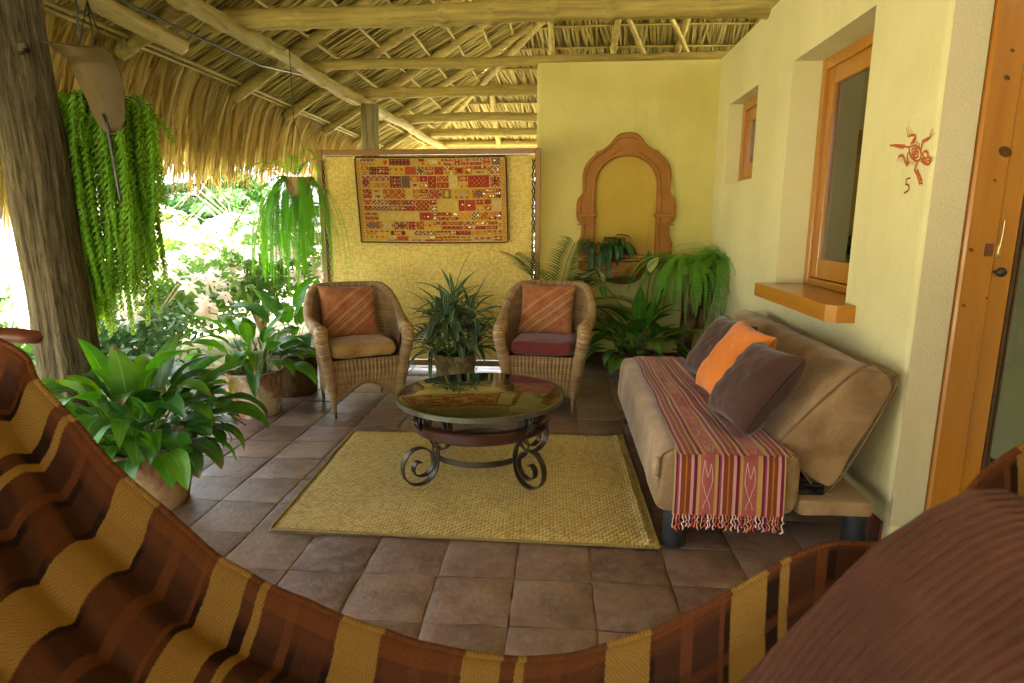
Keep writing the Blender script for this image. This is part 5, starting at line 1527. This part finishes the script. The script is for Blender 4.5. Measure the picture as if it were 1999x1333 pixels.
for i in range(16):           # short tufts over the rim
    a = rb_.uniform(0, 6.283); link('strand', smesh[4], bt, (.20 * math.cos(a), .14 * math.sin(a), .03), (R(rb_.uniform(-20, 20)), R(35 * math.cos(a)) * -1, rb_.uniform(0, 6.28)), (1, 1, .55))

# ================================================================== garden beyond the veranda
m_bush = leafmat('bush_leaf', (.05, .13, .02), (.12, .24, .045), rough=.5, trans=.4, vs=0, rv=.2)
m_hedge = leafmat('hedge_leaf', (.03, .075, .022), (.07, .14, .04), rough=.45, trans=.2, vs=0)
m_pineleaf = leafmat('pine_needles', (.035, .10, .03), (.07, .17, .05), rough=.6, trans=.3, vs=0)
m_bract = leafmat('cream_bract', (.80, .74, .64), (.88, .83, .74), (.7, .62, .4), .6, .45, vs=8, rv=.2)
m_yel = simple('yellow_floret', (.6, .38, .04), (.7, .5, .08), 40, .7, bump=0)
m_twig = simple('dry_twig', (.38, .27, .14), (.52, .4, .24), 20, .8)
rg_ = random.Random(83)
def leaf_cloud(m, c, r, n, s, rr, flat=.0, core=.55):
    for _ in range(n):
        while True:
            p = Vector((rr.uniform(-1, 1), rr.uniform(-1, 1), rr.uniform(-1, 1)))
            if core < p.length < 1: break
        p = Vector((c[0] + p.x * r[0], c[1] + p.y * r[1], c[2] + p.z * r[2]))
        d = Vector((rr.gauss(0, 1), rr.gauss(0, 1), rr.gauss(0, .8))).normalized(); q = d.cross(Vector((rr.gauss(0, 1), rr.gauss(0, 1), rr.gauss(0, 1)))).normalized()
        l = s * rr.uniform(.6, 1.4); w_ = l * .42
        m.add([p - d * l / 2, p + q * w_ / 2, p + d * l / 2, p - q * w_ / 2], [(0, 1, 2, 3)], [(.5, 0), (.2, .5), (.5, 1), (.8, .5)])
def flower_mesh(seed):
    r_ = random.Random(seed); m = M()
    for ring_, (n_, L, el) in enumerate(((6, .13, 8), (6, .095, 28), (4, .06, 50))):
        for i in range(n_):
            az = i * 6.283 / n_ + ring_ * .5 + r_.uniform(-.2, .2)
            q = leaf((0, 0, .004 * ring_), az, R(el + r_.uniform(-8, 8)), L * r_.uniform(.8, 1.15), L * .42, R(35), .06, .25, 5, r_.uniform(-.3, .3)); m.add(q.v, q.f, q.uv)
    m.cur = 1
    for i in range(6):
        a = i * 1.05; m.tube([(.008 * math.cos(a), .008 * math.sin(a), .01), (.010 * math.cos(a), .010 * math.sin(a), .026)], .004, 5)
    return m.mesh('flower', [m_bract, m_yel])
fmesh = [flower_mesh(k) for k in range(5)]
bushes = [(-4.15, 5.6, .95, 1.0, 'cream flowered poinsettia bush growing closest to the potted lilies', 100), (-4.9, 6.9, 1.25, 1.15, 'taller cream flowered poinsettia bush in the middle of the garden', 110), (-4.0, 7.9, 1.35, 1.1, 'cream flowered poinsettia bush behind the hanging fern', 110), (-6.3, 8.6, 1.5, 1.5, 'cream flowered poinsettia bush farthest back in the garden', 90), (-5.4, 5.2, .85, 1.0, 'cream flowered poinsettia bush behind the trailing tassel plant', 70)]
for (x, y, h_, r_, lb, nf) in bushes:
    bu = thing('poinsettia_bush', lb, 'bush', (x, y, -.13), group='flowering bushes in the sunny garden')
    m = M()
    for _ in range(9):
        a = rg_.uniform(0, 6.28); q = rg_.uniform(.1, .65) * r_
        leaf_cloud(m, (x + q * math.cos(a), y + q * math.sin(a), h_ * rg_.uniform(.35, .72)), (r_ * .5, r_ * .5, h_ * .42), 330, .11, rg_, core=.3)
    m.obj('foliage', m_bush, bu, smooth=False)['kind'] = 'stuff'
    m = M()
    for _ in range(12):
        a = rg_.uniform(0, 6.28); m.tube([(x, y, -.13), (x + .2 * r_ * math.cos(a), y + .2 * r_ * math.sin(a), h_ * .4), (x + .6 * r_ * math.cos(a), y + .6 * r_ * math.sin(a), h_ * .85)], [.02, .014, .006], 5)
    m.obj('stems', m_twig, bu)
    for i in range(nf):
        a = rg_.uniform(-3.4, .6); e_ = rg_.uniform(.05, 1.35)
        d = Vector((math.cos(a) * math.cos(e_), math.sin(a) * math.cos(e_), math.sin(e_)))
        p = Vector((d.x * r_ * .95, d.y * r_ * .95, h_ * .52 + d.z * h_ * .58 + .13)); 
        nrm = (d + Vector((rg_.gauss(0, .3), rg_.gauss(0, .3) - .3, .55))).normalized()
        o = link('flower', fmesh[i % 5], bu, tuple(p)); s_ = rg_.uniform(.55, 1.15)
        o.rotation_euler = nrm.to_track_quat('Z', 'Y').to_euler(); o.scale = (s_, s_, s_)

hd = thing('hedge', 'dark green clipped hedge rising at the left beyond the hammock', 'hedge', (-4.6, 3.6, -.13))
m = M(); rh = random.Random(91)
for _ in range(14):
    leaf_cloud(m, (-4.75 + rh.uniform(-.5, .35), 3.6 + rh.uniform(-.5, .5), rh.uniform(.1, 1.0)), (.42, .42, .42), 420, .055, rh, core=.2)
m.obj('foliage', m_hedge, hd, smooth=False)['kind'] = 'stuff'
m = M(); m.tube([(-4.7, 3.6, -.13), (-4.7, 3.6, .9)], [.05, .03], 8); m.obj('stem', m_twig, hd)
for (x, y, z_, s_, lb, mt) in ((-3.75, 3.95, .28, .42, 'low bright green shrub just outside beside the trunk', m_bush), (-3.6, 4.9, .30, .45, 'low twiggy shrub outside behind the tassel plant strands', m_hedge), (-6.6, 5.6, 1.0, .9, 'yellow green shrub glimpsed left of the trunk', m_bush)):
    sh_ = thing('shrub', lb, 'shrub', (x, y, -.13)); m = M()
    for _ in range(7): leaf_cloud(m, (x + rh.uniform(-.3, .3) * s_ * 2, y + rh.uniform(-.3, .3) * s_ * 2, z_ + rh.uniform(-.3, .4) * s_), (s_ * .7, s_ * .7, s_ * .7), 260, .06 + .04 * s_, rh, core=.2)
    m.obj('foliage', mt, sh_, smooth=False)['kind'] = 'stuff'
    m = M()
    for k in range(6): m.tube([(x, y, -.13), (x + rh.uniform(-.3, .3) * s_, y + rh.uniform(-.3, .3) * s_, z_ + .2 * s_)], [.012, .004], 5)
    m.obj('stems', m_twig, sh_)
def conifer(x, y, h_, lb, seed, spread=2.2):
    r_ = random.Random(seed); tr_ = thing('pine_tree', lb, 'tree', (x, y, -.13), group='pine trees far beyond the garden')
    m = M(); m.tube([(x, y, -.13), (x + .1, y, h_ * .5), (x, y, h_)], [.22, .15, .04], 10); br = M(); fo_ = M()
    for i in range(34):
        z = h_ * r_.uniform(.12, .95); a = r_.uniform(0, 6.28); L = spread * (1.1 - z / h_) * r_.uniform(.6, 1.1) + .3
        e = Vector((x + L * math.cos(a), y + L * math.sin(a), z - .15 * L)); br.tube([(x, y, z), ((x + e.x) / 2, (y + e.y) / 2, z + .05), e], [.05, .03, .01], 5)
        for k in range(9):
            t = .3 + .7 * k / 8; c = Vector((x, y, z)).lerp(e, t)
            leaf_cloud(fo_, c, (.42, .42, .16), 46, .20, r_, core=.0)
    m.obj('trunk', m_bark, tr_); br.obj('branches', m_bark, tr_); fo_.obj('crown', m_pineleaf, tr_, smooth=False)['kind'] = 'stuff'
conifer(-8.6, 15.5, 5.6, 'loose green pine tree far left behind the garden bushes', 3)
conifer(-6.6, 18.5, 6.0, 'loose green pine tree far behind the hanging fern', 8)
conifer(-11.6, 19.5, 6.5, 'hazy green pine tree farthest away beyond the garden', 13)
dg = thing('dry_grass_clump', 'arching dry pale stems above the flowering bushes', 'grass clump', (-5.2, 9.8, -.13)); m = M()
for i in range(12):
    a = rg_.uniform(0, 6.28); L = rg_.uniform(.8, 1.7); hh = rg_.uniform(1.4, 2.2)
    m.tube([(-5.2, 9.8, -.13), (-5.2 + .2 * L * math.cos(a), 9.8 + .2 * math.sin(a), hh * .8), (-5.2 + .6 * L * math.cos(a), 9.8 + .5 * math.sin(a), hh), (-5.2 + L * math.cos(a), 9.8 + .8 * math.sin(a), hh * .8)], [.012, .010, .008, .003], 5)
m.obj('stems', m_twig, dg)

# ================================================================== hanging leather piece, hammock and throw in the foreground
m_leather = simple('tan_leather', (.055, .037, .008), (.092, .062, .014), 5, .6, .3, .2, 60, .004)
lt_ = thing('hanging_leather_flap', 'tan saddle shaped leather flap hung from a strap by the trunk', 'leather flap', (-2.3, 3.0, 2.05))
# outline rows, from the top edge down: (z, x left, x right, y left, y right)
rows_s = [(2.245, -2.491, -2.471, 3.04, 2.98), (2.231, -2.481, -2.375, 3.035, 2.98), (2.212, -2.451, -2.185, 3.0300000000000002, 2.98), (2.179, -2.407, -2.15, 3.025, 2.98), (2.136, -2.377, -2.13, 2.99, 2.98), (2.088, -2.348, -2.116, 2.99, 2.98), (2.017, -2.318, -2.111, 2.99, 2.98), (1.957, -2.296, -2.113, 2.99, 2.98), (1.91, -2.283, -2.118, 2.99, 2.98), (1.874, -2.264, -2.123, 2.99, 2.98), (1.843, -2.239, -2.145, 2.99, 2.98), (1.824, -2.209, -2.18, 2.99, 2.98)]
rs = [Vector(r_) if False else r_ for r_ in rows_s]
def flap(u, v, o=0.0):
    t = v * (len(rs) - 1); i = min(int(t), len(rs) - 2); f_ = t - i; f_ = f_ * f_ * (3 - 2 * f_) * .4 + f_ * .6
    a = [rs[i][k] + (rs[i + 1][k] - rs[i][k]) * f_ for k in range(5)]
    x = a[1] + (a[2] - a[1]) * u; y = a[3] + (a[4] - a[3]) * u - .055 * math.sin(math.pi * u) * (1 - .5 * v)
    return (x, y + o + .006 * nz(u * 3, v * 5), a[0])
fl = M(); fl.grid(lambda u, v: flap(u, v), 26, 60); fl.grid(lambda u, v: flap(u, v, .007), 26, 60)
ed_ = [flap(0, k / 40, .003) for k in range(41)] + [flap(1, 1 - k / 40, .003) for k in range(41)]
fl.tube(ed_, .0045, 6); fl.obj('leather', m_leather, lt_)
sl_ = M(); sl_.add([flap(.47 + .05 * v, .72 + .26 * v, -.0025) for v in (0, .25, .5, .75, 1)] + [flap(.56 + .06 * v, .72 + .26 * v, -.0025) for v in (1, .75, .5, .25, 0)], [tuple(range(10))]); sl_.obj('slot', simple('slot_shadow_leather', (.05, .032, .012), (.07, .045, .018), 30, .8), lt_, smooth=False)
st_ = M(); st_.ribbon([flap(.52, .74, -.006), flap(.57, .9, -.008), (-2.19, 2.955, 1.80), (-2.185, 2.96, 1.66), (-2.175, 2.965, 1.50)], .013, .003, (1, 0, 0)); st_.obj('strap', m_black, lt_); st_ = M(); st_.tube([(-2.325, 3.02, 2.60), (-2.32, 3.02, 2.40), (-2.32, 3.0, 2.20)], .004, 5); st_.obj('hanging_cord', m_black, lt_)
tn = M(); tn.tube([(-2.13, 2.99, 2.0), (-2.07, 2.98, 1.985), (-2.0, 2.98, 1.955), (-1.96, 2.98, 1.95)], [.002, .002, .0025, .001], 5); tn.obj('thong', m_black, lt_)

# hammock: far rim curve, folds run along it, colour bands cross it
ham = thing('hammock', 'brown and mustard banded woven hammock sagging across the foreground', 'hammock', (-.2, .8, .7))
HE = [(-1.72, 1.27, 1.3), (-1.36, 1.2, 1.22), (-1.102, 1.15, 1.139), (-1.074, 1.141, 1.089), (-1.027, 1.132, 1.039), (-0.975, 1.122, 0.993), (-0.922, 1.113, 0.932), (-0.885, 1.104, 0.9), (-0.806, 1.095, 0.842), (-0.734, 1.085, 0.787), (-0.666, 1.076, 0.735), (-0.568, 1.067, 0.687), (-0.457, 1.058, 0.643), (-0.342, 1.048, 0.608), (-0.198, 1.039, 0.583), (-0.029, 1.03, 0.582), (0.14, 1.025, 0.635), (0.297, 1.02, 0.727), (0.45, 1.01, 0.845), (0.55, 0.99, 0.868), (0.62, 0.965, 0.91), (0.69, 0.94, 1.05), (0.95, 0.92, 1.22)]
def crom(P, n):
    out = []
    for i in range(len(P) - 1):
        q = [P[max(i - 1, 0)], P[i], P[i + 1], P[min(i + 2, len(P) - 1)]]
        for k in range(n):
            t = k / n; out.append(tuple(.5 * (2 * q[1][a] + (q[2][a] - q[0][a]) * t + (2 * q[0][a] - 5 * q[1][a] + 4 * q[2][a] - q[3][a]) * t * t + (3 * q[1][a] - q[0][a] - 3 * q[2][a] + q[3][a]) * t ** 3) for a in range(3)))
    return out + [P[-1]]
he, HL = resample(crom(HE, 4), 420)
for _ in range(6): he = [he[0]] + [(he[i - 1] + he[i] * 2 + he[i + 1]) / 4 for i in range(1, 419)] + [he[-1]]
def fold(v, u):
    ph = 2 * math.pi * (v / .15 + .22 * math.sin(u * 5) + .5 * nz(u * 2.2, v * 1.5, 4))
    return (.024 + .012 * nz(u * 2, v * 3, 7)) * (abs(math.sin(ph / 2 + .8)) ** .8 - .55) * sstep(0, .04, v) + .007 * nz(u * 3, v * 14, 2) + .0035 * nz(u * 40, v * 9, 3) + .005 * nz(u * 9, v * 22, 6)
def hamf(u, v):
    i = min(int(u * 419 + .5), 419); p = he[i]
    c = 2 * (u - .5)
    wd = .10 + .90 * sstep(0.03, .42, u) * (1 - .86 * sstep(.50, .80, u))      # gathered at both ends
    s_ = v * 1.05 * wd
    dz = -.32 * s_ + .10 * s_ * s_ - .05 * sstep(0, .06, s_)
    f_ = fold(v * 1.05 * (.45 + .55 * wd), u) * (.45 + .65 * wd)
    left = sstep(.45, .05, u)
    return (p.x + f_ * (-.35 * left), p.y - s_ * (.96) - .0 + f_ * .15, p.z + dz + f_ + .06 * left * s_)
hm = M(); hm.grid(hamf, 420, 170)
hm.uv = [(a * HL, b * 1.05) for a, b in hm.uv]
def hammat():
    k = NT('hammock_weave'); tc = k.t.nodes.new('ShaderNodeTexCoord'); sp_ = k.t.nodes.new('ShaderNodeSeparateXYZ'); k.t.links.new(tc.outputs['UV'], sp_.inputs[0]); u, v = sp_.outputs[0], sp_.outputs[1]
    per = .53
    w_ = k.math('FRACT', k.math('DIVIDE', k.math('MULTIPLY_ADD', k.noise(k.coord('UV'), 240, 2), .006, k.math('ADD', k.math('ADD', u, k.math('MULTIPLY', v, .10)), .055)), per))
    mus = (.27, .15, .030); rus = (.108, .034, .011); dkb = (.020, .008, .004); bro = (.048, .017, .008); org = (.18, .060, .014)
    bands = k.ramp(w_, [(0, mus), (.165, dkb), (.187, bro), (.285, rus), (.33, bro), (.43, rus), (.45, dkb), (.475, mus), (.615, dkb), (.665, mus), (.70, bro), (.80, rus), (.835, dkb), (.86, bro), (.97, dkb)], 'CONSTANT')
    vv = k.math('FRACT', k.math('DIVIDE', v, .17))
    rowm = k.ramp(vv, [(.30, (1, 1, 1)), (.42, (0, 0, 0)), (.88, (0, 0, 0)), (1.0, (1, 1, 1))])
    ismus = k.math('ADD', k.math('LESS_THAN', w_, .165), k.math('ADD', k.math('MULTIPLY', k.math('GREATER_THAN', w_, .475), k.math('LESS_THAN', w_, .615)), k.math('MULTIPLY', k.math('GREATER_THAN', w_, .665), k.math('LESS_THAN', w_, .70))))
    c = k.mix(k.math('MULTIPLY', k.math('MULTIPLY', rowm, .62), k.math('SUBTRACT', 1.0, ismus)), bands, rus)
    c = k.mix(k.math('MULTIPLY', k.math('LESS_THAN', v, .035), k.math('MULTIPLY', k.math('SUBTRACT', 1.0, ismus), .35)), c, org)
    zig = k.math('MULTIPLY', k.math('PINGPONG', v, .011), 1.0)
    hb = k.math('SINE', k.math('MULTIPLY', k.math('ADD', u, zig), 6.283 / .0068))
    c = k.mix(k.math('MULTIPLY', k.math('GREATER_THAN', hb, .15), k.math('MULTIPLY', ismus, .50)), c, (.16, .07, .015))
    n = k.noise(k.coord('UV', (1, 1, 1)), 260, 3)
    c = k.mix(.45, c, k.ramp(n, [(.3, (.55, .55, .55)), (.7, (1.1, 1.1, 1.1))]), 'MULTIPLY')
    return k.done(k.bsdf(c, .92, .12, 0, k.bump(k.math('ADD', k.math('MULTIPLY', hb, .5), n), .45, .002), 0))
m_ham = hammat()
hm.obj('hammock_cloth', m_ham, ham)
rmt = M(); rmt.tube([hamf(i / 200, 0.0) for i in range(201)], .0065, 8); rmt.uv = [(b, .012) for a, b in rmt.uv]; rmt.obj('hammock_rim', m_ham, ham)
sb = M(); sb.tube([(-1.75, 1.32, 1.155), (-1.45, 1.31, 1.148), (-1.23, 1.30, 1.14), (-1.195, 1.30, 1.138), (-1.185, 1.30, 1.138)], [.017, .018, .018, .015, .005], 14); sb.obj('spreader_bar', simple('red_brown_wood', (.14, .038, .02), (.22, .06, .03), 8, .45), ham)
cr_ = M()
for k in range(8): cr_.tube([(-1.36 - .045 * k, 1.20 + .012 * k, 1.20 + .012 * k), (-1.40 - .045 * k, 1.30, 1.145), (-1.62 - .05 * k, 1.42 + .02 * k, 1.22 + .03 * k)], .004, 5)
cr_.obj('cords', m_rope, ham)

th_ = thing('ribbed_throw', 'brown ribbed knit throw heaped on the right side of the hammock', 'blanket', (.6, .7, .8))
# heap: outline crest runs up to the right
def ribf(u, v):
    # u 0 lower left .. 1 upper right ; v 0 crest .. 1 towards the viewer
    cr = [(.20, .80, .66), (.279, .80, .758), (.334, .80, .836), (.384, .80, .906), (.426, .79, .974), (.479, .78, 1.030), (.511, .76, 1.068), (.538, .74, 1.086), (.57, .72, 1.075), (.62, .70, 1.02)]
    t = u * (len(cr) - 1); i = min(int(t), len(cr) - 2); f_ = t - i
    p = Vector(cr[i]).lerp(Vector(cr[i + 1]), f_)
    a = v * 1.9
    q = p + Vector((.06 * v, -.30 * math.sin(min(a, 1.57)) - .16 * max(0, v - .5), -.07 * (1 - math.cos(min(a, 1.9))) - .20 * max(0, v - .35) - .004))
    back = 0
    ph = (v * 40 + 3.2 * u + .6 * math.sin(u * 5) + .5 * nz(u * 6, v * 4, 9))
    rib = .0105 * (abs(math.sin(math.pi * ph)) ** .5)
    bump_ = .014 * nz(u * 3.1, v * 2.3, 5) + .006 * nz(u * 8, v * 5, 1)
    d = Vector((0, -.6, .8))
    return tuple(q + d * (rib + bump_))
hr = M(); hr.grid(ribf, 130, 330)
hr.grid(lambda u, v: tuple(Vector(ribf(u, 0)) + Vector((.0, .05 * v, -.16 * v))), 130, 8)
m_knit = simple('brown_ribbed_knit', (.062, .023, .013), (.098, .038, .022), 6, .9, .12, .35, 240, .003, sheen=.15)
hr.obj('knit_fabric', m_knit, th_)
